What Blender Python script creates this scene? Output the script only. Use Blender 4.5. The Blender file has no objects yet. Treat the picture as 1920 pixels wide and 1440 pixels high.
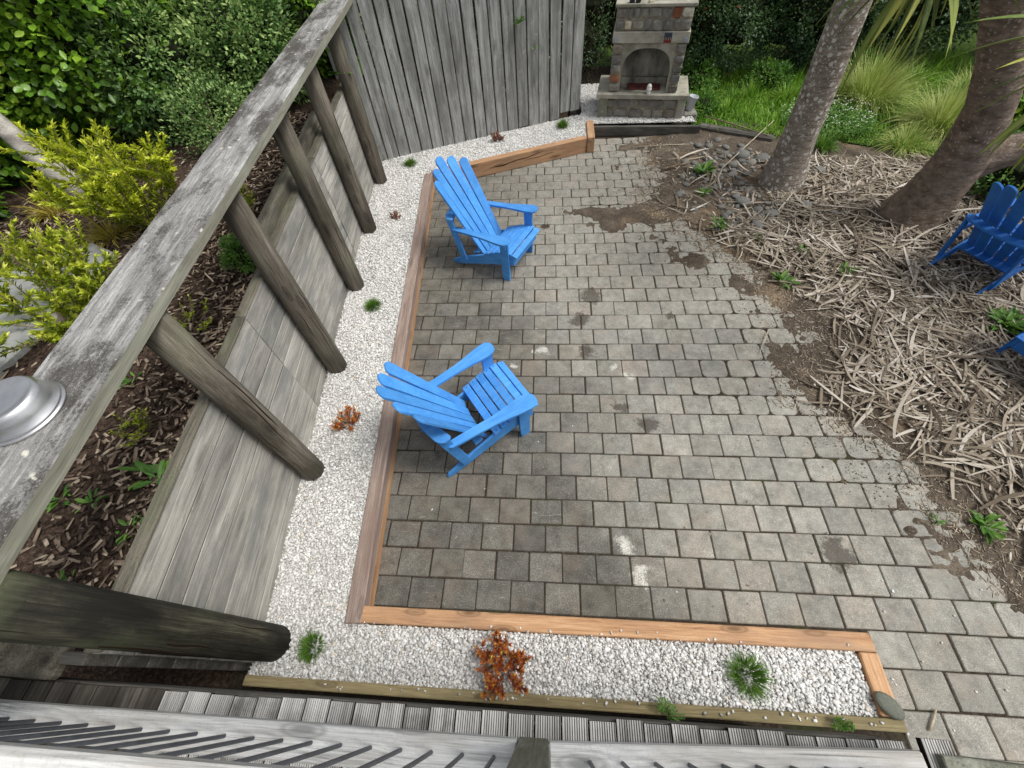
import bpy, bmesh, math, random
import numpy as np
from mathutils import Matrix, Vector
random.seed(7); rng = np.random.default_rng(11)
S = bpy.context.scene
COL = S.collection
R = math.radians

# ------------------------------------------------------------------ camera
cd = bpy.data.cameras.new('camera'); cam = bpy.data.objects.new('camera', cd); COL.objects.link(cam)
cd.sensor_fit = 'HORIZONTAL'; cd.sensor_width = 36.0; cd.lens = 14.811
cd.clip_start = 0.02; cd.clip_end = 300
CAM = Vector((0.9887, -0.3597, 3.1341))
cam.matrix_world = Matrix.Translation(CAM) @ (Matrix.Rotation(R(8.159), 4, 'Z') @ Matrix.Rotation(R(35.343), 4, 'X') @ Matrix.Rotation(R(-6.340), 4, 'Z'))
S.camera = cam

# ------------------------------------------------------------------ sky, sun, exposure
SUN_EL, SUN_AZ = R(62), R(92)       # azimuth measured from +Y towards +X
w = bpy.data.worlds.new('World'); S.world = w; w.use_nodes = True
nt = w.node_tree; bg = nt.nodes['Background']
sky = nt.nodes.new('ShaderNodeTexSky'); sky.sky_type = 'NISHITA'; sky.sun_disc = False
sky.sun_elevation = SUN_EL; sky.sun_rotation = SUN_AZ; sky.air_density = 1.0; sky.dust_density = 4.0; sky.ozone_density = 1.0
hs = nt.nodes.new('ShaderNodeHueSaturation'); hs.inputs['Saturation'].default_value = 0.22
nt.links.new(sky.outputs[0], hs.inputs['Color']); nt.links.new(hs.outputs[0], bg.inputs['Color'])
bg.inputs['Strength'].default_value = 0.11
sl = bpy.data.lights.new('sun', 'SUN'); sl.energy = 1.5; sl.angle = R(20); sl.color = (1, .97, .92)
so = bpy.data.objects.new('sun', sl); COL.objects.link(so)
sd = Vector((math.sin(SUN_AZ)*math.cos(SUN_EL), math.cos(SUN_AZ)*math.cos(SUN_EL), math.sin(SUN_EL)))
so.rotation_euler = sd.to_track_quat('Z', 'Y').to_euler(); so.location = (6, 0, 9)
S.view_settings.view_transform = 'Standard'; S.view_settings.look = 'None'
S.view_settings.gamma = 1.0; S.view_settings.use_curve_mapping = False
S.view_settings.exposure = 0.53
S.render.engine = 'CYCLES'

# ------------------------------------------------------------------ helpers: materials
class NT:
    def __init__(s, name, rough=.8, spec=.3):
        s.m = bpy.data.materials.new(name); s.m.use_nodes = True; s.t = s.m.node_tree
        s.b = s.t.nodes['Principled BSDF']; s.b.inputs['Roughness'].default_value = rough
        s.b.inputs['Specular IOR Level'].default_value = spec
        s.tc = s.n('ShaderNodeTexCoord'); s.geo = s.n('ShaderNodeNewGeometry'); s.oi = s.n('ShaderNodeObjectInfo')
    def n(s, t): return s.t.nodes.new(t)
    def L(s, a, b): s.t.links.new(a, b)
    def put(s, v, sock):
        if isinstance(v, (int, float)): sock.default_value = v
        elif isinstance(v, (tuple, list)):
            sock.default_value = tuple(v) if len(v) == len(sock.default_value) else tuple(v)+(1,)
        else: s.L(v, sock)
    def math(s, op, a, b=0.0, clamp=False):
        k = s.n('ShaderNodeMath'); k.operation = op; k.use_clamp = clamp; s.put(a, k.inputs[0]); s.put(b, k.inputs[1]); return k.outputs[0]
    def vmath(s, op, a, b):
        k = s.n('ShaderNodeVectorMath'); k.operation = op; s.put(a, k.inputs[0]); s.put(b, k.inputs[1])
        return k.outputs['Value'] if op in ('DISTANCE', 'LENGTH', 'DOT_PRODUCT') else k.outputs[0]
    def noise(s, v, scale, detail=4, rough=.55, dist=0.0):
        k = s.n('ShaderNodeTexNoise'); s.put(v, k.inputs['Vector']); k.inputs['Scale'].default_value = scale
        k.inputs['Detail'].default_value = detail; k.inputs['Roughness'].default_value = rough; k.inputs['Distortion'].default_value = dist
        return k.outputs[0]
    def voro(s, v, scale, feat='F1', out=0):
        k = s.n('ShaderNodeTexVoronoi'); k.feature = feat; s.put(v, k.inputs['Vector']); k.inputs['Scale'].default_value = scale
        return k.outputs[out]
    def ramp(s, f, stops, interp='LINEAR'):
        k = s.n('ShaderNodeValToRGB'); k.color_ramp.interpolation = interp; e = k.color_ramp.elements
        while len(e) < len(stops): e.new(.5)
        for i, (p, c) in enumerate(stops):
            e[i].position = p; e[i].color = tuple(c)+(1,) if isinstance(c, (tuple, list)) else (c, c, c, 1)
        s.put(f, k.inputs[0]); return k.outputs[0]
    def mix(s, f, a, b, mode='MIX'):
        k = s.n('ShaderNodeMix'); k.data_type = 'RGBA'; k.blend_type = mode; s.put(f, k.inputs[0]); s.put(a, k.inputs[6]); s.put(b, k.inputs[7]); return k.outputs[2]
    def hsv(s, c, h=.5, sa=1.0, v=1.0):
        k = s.n('ShaderNodeHueSaturation'); s.put(h, k.inputs['Hue']); s.put(sa, k.inputs['Saturation']); s.put(v, k.inputs['Value']); s.put(c, k.inputs['Color']); return k.outputs[0]
    def mapv(s, v, scale=(1, 1, 1), loc=(0, 0, 0)):
        k = s.n('ShaderNodeMapping'); s.put(v, k.inputs[0]); k.inputs['Scale'].default_value = scale; k.inputs['Location'].default_value = loc; return k.outputs[0]
    def attr(s, name):
        k = s.n('ShaderNodeAttribute'); k.attribute_name = name; return k.outputs['Fac']
    def col(s, c): s.put(c, s.b.inputs['Base Color'])
    def bump(s, h, strength=.5, dist=.01):
        k = s.n('ShaderNodeBump'); k.inputs['Strength'].default_value = strength; k.inputs['Distance'].default_value = dist
        s.put(h, k.inputs['Height']); s.L(k.outputs[0], s.b.inputs['Normal'])
    def objvec(s):           # object coordinates, shifted by a random amount for each object
        r = s.math('MULTIPLY', s.oi.outputs['Random'], 37.0)
        k = s.n('ShaderNodeCombineXYZ'); s.put(r, k.inputs[0]); s.put(r, k.inputs[1]); s.put(r, k.inputs[2])
        return s.vmath('ADD', s.tc.outputs['Object'], k.outputs[0])

def lin(r, g, b):
    f = lambda c: (c/255/12.92) if c/255 <= .04045 else ((c/255+.055)/1.055)**2.4
    return (f(r), f(g), f(b))

def wood(name, dark, mid, light, stain=None, stain_amt=.5, lichen=0.0, knots=.6, vary=.25, rough=.85, axis=0, bump=.5, checks=.6, green=0.0, speck=0.0):
    k = NT(name, rough, .2)
    v = k.objvec()
    sc = [14, 14, 14]; sc[axis] = .9
    fine = [110, 110, 110]; fine[axis] = 3.0
    hair = [260, 260, 260]; hair[axis] = 5.0
    wob = k.noise(v, 1.6, 2)
    vv = k.vmath('ADD', v, k.mapv(wob, (0.05, 0.05, 0.05)))
    g1 = k.noise(k.mapv(vv, sc), 1.0, 5, .6, .6)
    g2 = k.noise(k.mapv(vv, fine), 1.0, 3, .7)
    g3 = k.noise(k.mapv(vv, hair), 1.0, 2, .6)
    g = k.math('ADD', k.math('ADD', k.math('MULTIPLY', g1, .45), k.math('MULTIPLY', g2, .35)), k.math('MULTIPLY', g3, .20))
    c = k.ramp(g, [(.36, dark), (.5, mid), (.63, light)])
    if speck:
        c = k.mix(k.math('MULTIPLY', k.ramp(k.noise(v, 120, 4, .75), [(.50, 0.0), (.62, 1.0)]), k.math('MULTIPLY', k.ramp(k.noise(v, 5, 4, .6), [(.35, .2), (.65, 1.0)]), speck)), c, tuple(x*.35 for x in dark))
    if stain is not None:
        sm = k.ramp(k.noise(k.mapv(v, (1.3 if axis == 0 else 3.5, 1.3 if axis == 1 else 3.5, 1.3 if axis == 2 else 3.5)), 1.2, 6, .65), [(.46, 0.0), (.62, 1.0)])
        c = k.mix(k.math('MULTIPLY', sm, stain_amt), c, stain)
    if green:
        gm = k.ramp(k.noise(v, 2.3, 4, .6), [(.48, 0.0), (.66, 1.0)])
        c = k.mix(k.math('MULTIPLY', gm, green), c, (.16, .19, .10))
    if knots:
        ks = [9, 9, 9]; ks[axis] = 2.6
        kd = k.voro(k.mapv(v, ks), 1.0)
        c = k.mix(k.math('MULTIPLY', k.ramp(kd, [(.10, 1.0), (.16, .35), (.20, .7), (.25, 0.0)]), knots), c, tuple(x*.35 for x in mid))
    if checks:
        cs = [55, 55, 55]; cs[axis] = .8
        ck = k.ramp(k.noise(k.mapv(v, cs), 1.0, 2, .5, .3), [(.24, 1.0), (.30, 0.0)])
        c = k.mix(k.math('MULTIPLY', ck, checks), c, tuple(x*.2 for x in dark))
    if lichen:
        lv = k.voro(k.vmath('ADD', v, k.mapv(k.noise(v, 18, 3), (.06, .06, .06))), 13.0)
        lm = k.math('MULTIPLY', k.ramp(lv, [(.16, 1.0), (.26, 0.0)]), k.ramp(k.noise(v, 2.1, 3), [(.5, 0.0), (.62, 1.0)]))
        c = k.mix(k.math('MULTIPLY', lm, lichen), c, (.55, .55, .47))
    val = k.math('ADD', 1-vary/2, k.math('MULTIPLY', k.oi.outputs['Random'], vary))
    c = k.hsv(c, .5, 1.0, val)
    k.col(c); k.bump(g, bump, .006)
    return k.m

def leafmat(name, cols, rough=.45, trans=.25, spec=.4, tipcol=None):
    k = NT(name, rough, spec)
    a = k.attr('rnd')
    n = len(cols); st = [(i/(n-1) if n > 1 else 0, c) for i, c in enumerate(cols)]
    c = k.ramp(a, st)
    c = k.hsv(c, .5, 1.0, k.math('ADD', .75, k.math('MULTIPLY', k.noise(k.tc.outputs['Object'], 40, 2), .5)))
    k.col(c)
    tr = k.n('ShaderNodeBsdfTranslucent'); k.L(c, tr.inputs[0])
    mx = k.n('ShaderNodeMixShader'); mx.inputs[0].default_value = trans
    out = k.t.nodes['Material Output']
    k.L(k.b.outputs[0], mx.inputs[1]); k.L(tr.outputs[0], mx.inputs[2]); k.L(mx.outputs[0], out.inputs[0])
    return k.m

M = {}
# ---- paving
k = NT('concrete_paver', .88, .25)
pos = k.geo.outputs['Position']
v = k.objvec()
sp = k.noise(v, 170, 3, .8); blotch = k.noise(v, 9, 5, .62); big = k.noise(pos, .75, 4, .55)
base = k.ramp(k.oi.outputs['Random'], [(0, lin(95, 93, 88)), (.3, lin(116, 115, 109)), (.55, lin(109, 106, 98)), (.78, lin(128, 126, 119)), (1, lin(119, 112, 103))])
base = k.mix(k.ramp(sp, [(.36, .75), (.60, 0.0)]), base, lin(66, 64, 59))
base = k.mix(k.ramp(sp, [(.58, 0.0), (.72, .8)]), base, lin(176, 174, 166))
base = k.hsv(base, .5, 1.0, k.ramp(blotch, [(.28, .62), (.5, 1.0), (.72, 1.3)]))
base = k.mix(k.ramp(k.noise(v, 5, 4, .6), [(.52, 0.0), (.68, .28)]), base, lin(124, 110, 97))
# brighter light away from wall and deck, painted into the paver colour by position
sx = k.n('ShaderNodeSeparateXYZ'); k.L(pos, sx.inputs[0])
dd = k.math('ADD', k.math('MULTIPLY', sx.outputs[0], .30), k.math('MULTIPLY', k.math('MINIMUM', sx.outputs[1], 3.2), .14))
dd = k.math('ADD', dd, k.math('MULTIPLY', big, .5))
light_fall = k.math('MULTIPLY', k.ramp(dd, [(.70, 0.0), (1.45, .72), ]), k.ramp(k.noise(v, 22, 5, .7), [(.3, .5), (.6, 1.0)]))
base = k.hsv(base, .5, 1.12, k.math('ADD', 1.0, k.math('MULTIPLY', light_fall, 1.35)))
base = k.mix(k.math('MULTIPLY', light_fall, .35), base, lin(172, 172, 164))
scr = k.noise(k.mapv(v, (6, 60, 6)), 1.0, 3, .6, 1.5)
base = k.mix(k.ramp(scr, [(.66, 0.0), (.72, .35)]), base, lin(190, 188, 180))
wob3 = k.n('ShaderNodeTexNoise'); wob3.inputs['Scale'].default_value = 7.0; wob3.inputs['Detail'].default_value = 5; wob3.inputs['Roughness'].default_value = .65; k.L(pos, wob3.inputs['Vector'])
wpos = k.vmath('ADD', pos, k.mapv(wob3.outputs['Color'], (.30, .30, 0), (-.15, -.15, 0)))
# soft streaks of efflorescence and white droppings, each with a place of its own
def blob(px, py, r, thr, amt, colr, sc=60, soft=.1):
    global base
    d = k.vmath('DISTANCE', wpos, (px, py, 0.0))
    fall = k.math('SUBTRACT', 1.0, k.math('DIVIDE', d, r), True)
    nm = k.noise(pos, sc, 4, .7)
    mk = k.ramp(k.math('ADD', k.math('MULTIPLY', fall, .75), k.math('MULTIPLY', nm, .8)), [(thr, 0.0), (thr+soft, amt)])
    if sc > 100: mk = k.math('MULTIPLY', mk, k.ramp(k.noise(pos, 210, 2, .6), [(.40, .1), (.56, 1.0)]))
    base = k.mix(mk, base, colr)
W = lin(226, 225, 215)
for (px, py, r) in [(1.542, .481, .09), (1.56, .44, .07), (1.631, .30, .10), (1.64, .22, .09), (.951, 2.217, .07), (.87, 2.197, .06), (.687, 2.055, .06), (1.6, 2.03, .08), (1.73, 1.94, .08)]:
    blob(px, py, r*1.4, .82, .85, W, 160, .2)
DK = lin(62, 54, 48)
for (px, py, r) in [(2.96, .455, .15), (1.306, 2.633, .13), (1.458, 2.976, .15), (1.365, 2.217, .12), (1.834, 1.44, .14), (1.632, 1.622, .10), (2.205, 2.697, .08)]:
    blob(px, py, r*1.0, .58, .72, DK, 40, .22)
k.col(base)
k.bump(k.math('ADD', k.math('MULTIPLY', sp, .5), k.math('MULTIPLY', blotch, .8)), .45, .004)
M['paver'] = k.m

k = NT('joint_sand', .95, .1); pos = k.geo.outputs['Position']
c = k.ramp(k.noise(pos, 45, 4, .7), [(.3, lin(38, 34, 29)), (.6, lin(70, 62, 53)), (.8, lin(98, 90, 78))])
c = k.mix(k.ramp(k.noise(pos, 2.2, 3), [(.53, 0.0), (.66, .6)]), c, lin(60, 68, 38))
k.col(c); k.bump(k.noise(pos, 120, 3), .6, .004); M['joint'] = k.m

k = NT('garden_soil', .97, .1); pos = k.geo.outputs['Position']
n1 = k.noise(pos, 3.5, 5, .6); n2 = k.noise(pos, 60, 4, .75); n3 = k.noise(pos, 1.1, 3)
c = k.ramp(k.math('ADD', k.math('MULTIPLY', n1, .5), k.math('MULTIPLY', n2, .5)), [(.3, lin(50, 44, 38)), (.5, lin(86, 77, 67)), (.66, lin(128, 117, 102))])
c = k.mix(k.ramp(n3, [(.56, 0.0), (.70, .5)]), c, lin(150, 126, 96))
c = k.mix(k.ramp(k.voro(pos, 75), [(.10, .9), (.16, 0.0)]), c, lin(196, 190, 176))
k.col(c); k.bump(k.math('ADD', n2, n1), .8, .012); M['soil'] = k.m

k = NT('mulch_soil', .97, .1); pos = k.geo.outputs['Position']
c = k.ramp(k.noise(pos, 40, 5, .75), [(.3, lin(36, 29, 25)), (.5, lin(70, 57, 49)), (.7, lin(110, 94, 80))])
k.col(c); k.bump(k.noise(pos, 50, 4), 1.0, .02); M['mulch_soil'] = k.m

k = NT('lawn_soil', .97, .1); pos = k.geo.outputs['Position']
c = k.ramp(k.noise(pos, 14, 5, .7), [(.3, lin(38, 50, 20)), (.55, lin(62, 84, 30)), (.75, lin(84, 88, 50))])
k.col(c); k.bump(k.noise(pos, 40, 4), 1.0, .02); M['lawn_soil'] = k.m

k = NT('white_stone_chip', .6, .35); a = k.attr('rnd')
c = k.ramp(a, [(0, lin(176, 174, 170)), (.14, lin(204, 202, 198)), (.55, lin(221, 220, 217)), (.93, lin(238, 238, 236)), (1, lin(206, 194, 176))])
k.col(k.hsv(c, .5, 1, k.math('ADD', .85, k.math('MULTIPLY', k.noise(k.tc.outputs['Object'], 90, 2), .3)))); M['gravel'] = k.m
k = NT('gravel_base', .9, .2); pos = k.geo.outputs['Position']
k.col(k.ramp(k.voro(pos, 80), [(.2, lin(228, 226, 222)), (.7, lin(192, 189, 184))])); k.bump(k.voro(pos, 80), .8, .01); M['gravel_base'] = k.m

# ---- timbers
M['orange'] = wood('fresh_macrocarpa', lin(142, 102, 72), lin(190, 148, 110), lin(214, 176, 138), stain=lin(152, 124, 102), stain_amt=.6, knots=.9, vary=.12, speck=.25, rough=.75, checks=.45)
M['orange_grey'] = wood('silvering_macrocarpa', lin(110, 94, 86), lin(148, 131, 121), lin(176, 160, 150), stain=lin(126, 106, 96), stain_amt=.55, speck=.3, knots=.6, vary=.08, checks=.7)
M['olive'] = wood('treated_pine_edge', lin(112, 99, 70), lin(152, 138, 103), lin(178, 164, 126), stain=lin(98, 92, 68), stain_amt=.5, knots=.7, vary=.1)
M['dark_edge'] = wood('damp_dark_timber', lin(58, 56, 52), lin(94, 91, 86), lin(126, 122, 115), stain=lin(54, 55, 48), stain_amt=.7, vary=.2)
M['fence'] = wood('silver_fence_board', lin(98, 99, 97), lin(152, 153, 150), lin(190, 191, 188), stain=lin(100, 99, 94), stain_amt=.55, knots=.7, vary=.3, axis=2, checks=.7, lichen=.25, speck=.3)
M['fence_dark'] = wood('fence_frame', lin(50, 49, 46), lin(80, 78, 74), lin(104, 102, 98), vary=.2, axis=0)
M['wall'] = wood('treated_wall_board', lin(120, 118, 111), lin(166, 163, 155), lin(198, 195, 187), stain=lin(114, 116, 115), stain_amt=.6, knots=.45, vary=.42, green=.06, checks=.7, speck=.25)
M['wall_top'] = wood('mossy_wall_top', lin(74, 71, 62), lin(110, 106, 94), lin(144, 139, 125), stain=lin(66, 62, 54), stain_amt=.8, vary=.2, green=.25, speck=.5)
M['pole'] = wood('weathered_pole', lin(58, 54, 48), lin(104, 97, 87), lin(142, 135, 123), stain=lin(70, 66, 57), stain_amt=.6, vary=.18, axis=2, green=.22, knots=.9, checks=1.0, speck=.3, bump=.9)
k = NT('lichened_rail', .92, .15); v = k.tc.outputs['Object']
g1 = k.noise(k.mapv(v, (1.2, 26, 26)), 1.0, 5, .6, .4); g2 = k.noise(k.mapv(v, (9, 90, 90)), 1.0, 4, .7); sp = k.noise(v, 85, 5, .8); mo = k.noise(k.mapv(v, (1.6, 3.2, 3)), 1.6, 7, .68)
c = k.ramp(k.math('ADD', k.math('MULTIPLY', g1, .4), k.math('ADD', k.math('MULTIPLY', g2, .3), k.math('MULTIPLY', sp, .3))), [(.36, lin(92, 90, 87)), (.5, lin(150, 149, 147)), (.62, lin(198, 198, 196))])
mm = k.math('ADD', k.math('MULTIPLY', mo, .62), k.math('MULTIPLY', sp, .38))
c = k.mix(k.ramp(mm, [(.47, 0.0), (.55, .85)]), c, lin(62, 58, 53))
c = k.mix(k.ramp(k.noise(v, 150, 3, .7), [(.60, 0.0), (.70, .6)]), c, lin(206, 206, 202))
lv = k.voro(k.vmath('ADD', v, k.mapv(k.noise(v, 16, 3), (.07, .07, .07))), 12.0)
lm = k.math('MULTIPLY', k.ramp(lv, [(.10, 1.0), (.18, 0.0)]), k.ramp(k.noise(v, 1.7, 3), [(.44, 0.0), (.58, 1.0)]))
c = k.mix(lm, c, lin(212, 210, 196))
c = k.mix(k.ramp(k.noise(k.mapv(v, (.7, 60, 60)), 1.0, 2, .5, .4), [(.25, .9), (.30, 0.0)]), c, lin(34, 32, 30))
k.col(c); k.bump(k.math('ADD', k.math('MULTIPLY', sp, .7), g2), 1.0, .006); M['rail'] = k.m
M['rail_side'] = wood('rail_edge_timber', lin(104, 104, 92), lin(142, 142, 128), lin(168, 168, 154), stain=lin(112, 108, 92), stain_amt=.5, vary=.05, knots=.3)
M['silver'] = wood('silver_white_rail', lin(128, 127, 124), lin(202, 203, 201), lin(230, 231, 229), stain=lin(168, 160, 148), stain_amt=.45, speck=.2, knots=.8, vary=.08, checks=.8)
M['deckpost'] = wood('green_grey_post', lin(84, 86, 74), lin(122, 124, 112), lin(150, 152, 140), stain=lin(96, 94, 76), stain_amt=.5, axis=2, vary=.1)
k = NT('ridged_deck_timber', .85, .2); v = k.objvec()
n1 = k.noise(k.mapv(v, (40, 1.2, 40)), 1.0, 4, .6); n2 = k.noise(v, 5, 5, .65)
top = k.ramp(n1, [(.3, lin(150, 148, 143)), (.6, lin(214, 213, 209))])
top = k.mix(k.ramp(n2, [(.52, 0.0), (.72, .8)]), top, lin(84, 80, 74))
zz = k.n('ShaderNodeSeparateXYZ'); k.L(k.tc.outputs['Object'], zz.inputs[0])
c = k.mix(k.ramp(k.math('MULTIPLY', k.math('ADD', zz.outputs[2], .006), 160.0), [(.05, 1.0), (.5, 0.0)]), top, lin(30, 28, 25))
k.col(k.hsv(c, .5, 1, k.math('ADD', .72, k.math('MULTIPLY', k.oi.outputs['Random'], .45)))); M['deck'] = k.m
M['deck_dark'] = wood('damp_plain_deck', lin(44, 41, 37), lin(78, 74, 68), lin(116, 111, 103), stain=lin(46, 42, 38), stain_amt=.7, axis=1, vary=.3)
k = NT('dark_steel_rod', .5, .5); k.col(k.ramp(k.noise(k.tc.outputs['Object'], 30, 3), [(.3, lin(72, 76, 84)), (.7, lin(98, 102, 110))])); M['rod'] = k.m
M['log'] = wood('bleached_driftwood', lin(118, 113, 104), lin(162, 157, 149), lin(196, 192, 184), stain=lin(112, 108, 102), stain_amt=.6, vary=.05, checks=.9)

k = NT('seam_shade', .95, .05); k.col(k.ramp(k.noise(k.tc.outputs['Object'], 14, 4), [(.35, lin(38, 35, 30)), (.7, lin(92, 88, 78))])); M['joint_dark'] = k.m  # dark strip colour painting the shade in the gaps between wall boards
M['pole_dark'] = wood('dark_green_pole', lin(30, 29, 24), lin(60, 58, 48), lin(98, 96, 80), stain=lin(24, 24, 21), stain_amt=.8, vary=.05, axis=2, green=.3, knots=.8, checks=1.0, speck=.4, bump=.9)  # darker green-black version of the pole wood, for the first pole
# ---- paint, stone, metal
k = NT('blue_paint', .62, .3); v = k.objvec()
n1 = k.noise(v, 6, 4); n2 = k.noise(k.mapv(v, (60, 60, 60)), 1.0, 3)
c = k.ramp(n1, [(.3, (.052, .255, .66)), (.7, (.085, .335, .78))])
c = k.mix(k.ramp(k.noise(v, 80, 2), [(.70, 0.0), (.75, .7)]), c, lin(36, 52, 84))
c = k.mix(k.ramp(k.noise(k.mapv(v, (5, 40, 40)), 1.0, 4, .65), [(.48, 0.0), (.70, .5)]), c, (.15, .42, .82))
c = k.mix(k.ramp(k.noise(v, 3.3, 5, .7), [(.50, 0.0), (.74, .4)]), c, (.045, .17, .46))
k.col(k.hsv(c, .5, 1.0, k.math('ADD', .88, k.math('MULTIPLY', k.oi.outputs['Random'], .22)))); k.bump(k.noise(k.mapv(v, (14, 60, 60)), 1.0, 4, .7), .6, .004); M['blue'] = k.m
k = NT('blue_paint_older', .6, .3); v = k.objvec()
c = k.ramp(k.noise(v, 6, 4), [(.3, (.016, .12, .44)), (.7, (.032, .19, .58))]); k.col(c); k.bump(n2 if False else k.noise(v, 50, 3), .2, .002); M['blue_old'] = k.m
def stonemat(name, cols, bs=.7, rough=.85):
    k = NT(name, rough, .3); v = k.objvec()
    st = [(i/(len(cols)-1), c) for i, c in enumerate(cols)]
    c = k.ramp(k.oi.outputs['Random'], st)
    c = k.hsv(c, .5, 1, k.ramp(k.noise(v, 9, 5, .65), [(.28, .6), (.7, 1.35)]))
    c = k.mix(k.ramp(k.noise(v, 26, 3), [(.62, 0.0), (.70, .5)]), c, lin(176, 170, 156))
    k.col(c); k.bump(k.noise(v, 30, 5, .65), bs, .012); return k.m
M['rubble'] = stonemat('rubble_stone', [lin(102, 100, 94), lin(128, 124, 115), lin(118, 118, 115), lin(146, 141, 130), lin(110, 111, 110), lin(134, 124, 111), lin(124, 121, 115)])
M['rubble_pale'] = stonemat('pale_rubble_stone', [lin(190, 180, 156), lin(206, 200, 184)])
M['rubble_rust'] = stonemat('rust_rubble_stone', [lin(128, 78, 56), lin(142, 96, 72)])
M['river'] = stonemat('river_stone_grey', [lin(92, 92, 90), lin(112, 112, 109), lin(104, 102, 98), lin(124, 121, 113)], .15, .7)
M['river_green'] = stonemat('greenish_river_stone', [lin(104, 107, 96), lin(104, 107, 96)], .15, .7)
k = NT('mortar', .9, .2); v = k.tc.outputs['Object']
k.col(k.ramp(k.noise(v, 9, 5, .65), [(.3, lin(134, 126, 110)), (.7, lin(178, 170, 152))])); k.bump(k.noise(v, 60, 4), .6, .008); M['mortar'] = k.m
k = NT('weathered_concrete', .88, .2); v = k.objvec()
c = k.ramp(k.noise(v, 6, 6, .65), [(.3, lin(126, 124, 113)), (.5, lin(160, 157, 144)), (.75, lin(186, 183, 170))])
c = k.mix(k.ramp(k.noise(v, 2.2, 3), [(.5, 0.0), (.7, .5)]), c, lin(92, 94, 70))
k.col(c); k.bump(k.noise(v, 80, 4), .4, .005); M['concrete'] = k.m
k = NT('path_concrete', .9, .2); v = k.tc.outputs['Object']
k.col(k.ramp(k.noise(v, 5, 6, .65), [(.3, lin(124, 126, 124)), (.7, lin(166, 167, 164))])); k.bump(k.noise(v, 90, 4), .4, .005); M['path'] = k.m
k = NT('sooty_render', .9, .2); v = k.tc.outputs['Object']
c = k.ramp(k.noise(k.mapv(v, (2.2, 2.2, 1.0)), 2.0, 5, .6), [(.34, lin(92, 91, 84)), (.52, lin(152, 150, 138)), (.7, lin(196, 193, 178))])
k.col(c); M['soot'] = k.m
k = NT('red_clay_tile', .7, .3); k.col(k.ramp(k.noise(k.objvec(), 20, 4), [(.3, lin(78, 40, 36)), (.7, lin(110, 58, 50))])); M['redtile'] = k.m
k = NT('white_ceramic', .3, .5); k.col(lin(232, 230, 226)); M['ceramic'] = k.m
k = NT('black_ceramic', .3, .5); k.col(lin(34, 36, 38)); M['black'] = k.m
k = NT('brushed_steel', .32, .5); k.b.inputs['Metallic'].default_value = 1.0
k.col(k.ramp(k.noise(k.tc.outputs['Object'], 9, 4), [(.3, (.56, .56, .57)), (.7, (.74, .74, .75))]))
k.put(k.ramp(k.noise(k.mapv(k.tc.outputs['Object'], (8, 8, 60)), 1.5, 4), [(.3, .25), (.7, .45)]), k.b.inputs['Roughness']); M['steel'] = k.m
k = NT('zinc_bolt', .4, .5); k.col(lin(150, 158, 172)); M['bolt'] = k.m
k = NT('grey_plastic', .5, .4); k.col(lin(176, 180, 186)); M['plastic'] = k.m
k = NT('painted_tile', .35, .5); v = k.tc.outputs['Object']; s3 = k.n('ShaderNodeSeparateXYZ'); k.L(v, s3.inputs[0])
c = k.ramp(k.math('ADD', k.math('MULTIPLY', s3.outputs[2], 9.0), .5), [(.28, lin(112, 34, 30)), (.42, lin(62, 26, 34)), (.55, lin(36, 44, 60)), (.9, lin(54, 66, 84))])
wv = k.n('ShaderNodeTexWave'); wv.inputs['Scale'].default_value = 14; wv.inputs['Distortion'].default_value = 2.5; k.L(k.mapv(v, (1, 1, .35)), wv.inputs['Vector'])
mk = k.math('MULTIPLY', k.ramp(wv.outputs[1], [(.93, 0.0), (.97, 1.0)]), k.ramp(k.math('ABSOLUTE', k.math('ADD', s3.outputs[2], .008)), [(.012, 1.0), (.02, 0.0)]))
c = k.mix(mk, c, lin(210, 205, 200)); k.col(c); M['plaque'] = k.m
k = NT('lichen_bark', .9, .2); v = k.tc.outputs['Object']
c = k.ramp(k.noise(k.mapv(v, (6, 6, 22)), 1.0, 5, .65), [(.3, lin(104, 95, 86)), (.55, lin(142, 132, 121)), (.75, lin(166, 157, 146))])
vv = k.vmath('ADD', v, k.mapv(k.noise(v, 14, 3), (.05, .05, .05)))
lv = k.voro(vv, 15); lv2 = k.voro(vv, 34)
lm = k.math('MAXIMUM', k.ramp(lv, [(.26, .95), (.34, 0.0)]), k.ramp(lv2, [(.2, .9), (.28, 0.0)]))
lm = k.math('MULTIPLY', lm, k.ramp(k.noise(v, 2.4, 3), [(.30, .2), (.48, 1.0)]))
c = k.mix(lm, c, lin(200, 198, 190)); k.col(c)
k.bump(k.noise(k.mapv(v, (4, 4, 38)), 1.0, 5, .65), .9, .018); M['bark_lichen'] = k.m
k = NT('brown_bark', .9, .2); v = k.tc.outputs['Object']
c = k.ramp(k.noise(k.mapv(v, (9, 9, 16)), 1.0, 6, .7), [(.3, lin(84, 72, 62)), (.55, lin(130, 115, 101)), (.75, lin(164, 150, 135))])
lv = k.voro(k.vmath('ADD', v, k.mapv(k.noise(v, 20, 3), (.05, .05, .05))), 26)
c = k.mix(k.math('MULTIPLY', k.ramp(lv, [(.22, .75), (.32, 0.0)]), k.ramp(k.noise(v, 2.2, 3), [(.40, 0.0), (.58, 1.0)])), c, lin(168, 160, 148))
k.col(c); k.bump(k.noise(k.mapv(v, (10, 10, 30)), 1.0, 6, .7), 1.0, .025); M['bark_brown'] = k.m
k = NT('twig_bark', .9, .1); k.col(k.ramp(k.noise(k.tc.outputs['Object'], 20, 3), [(.3, lin(92, 78, 64)), (.7, lin(150, 136, 116))])); M['twig'] = k.m
k = NT('vine_bark', .9, .1); k.col(k.ramp(k.noise(k.tc.outputs['Object'], 20, 3), [(.3, lin(48, 40, 34)), (.7, lin(86, 74, 62))])); M['vine'] = k.m
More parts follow.
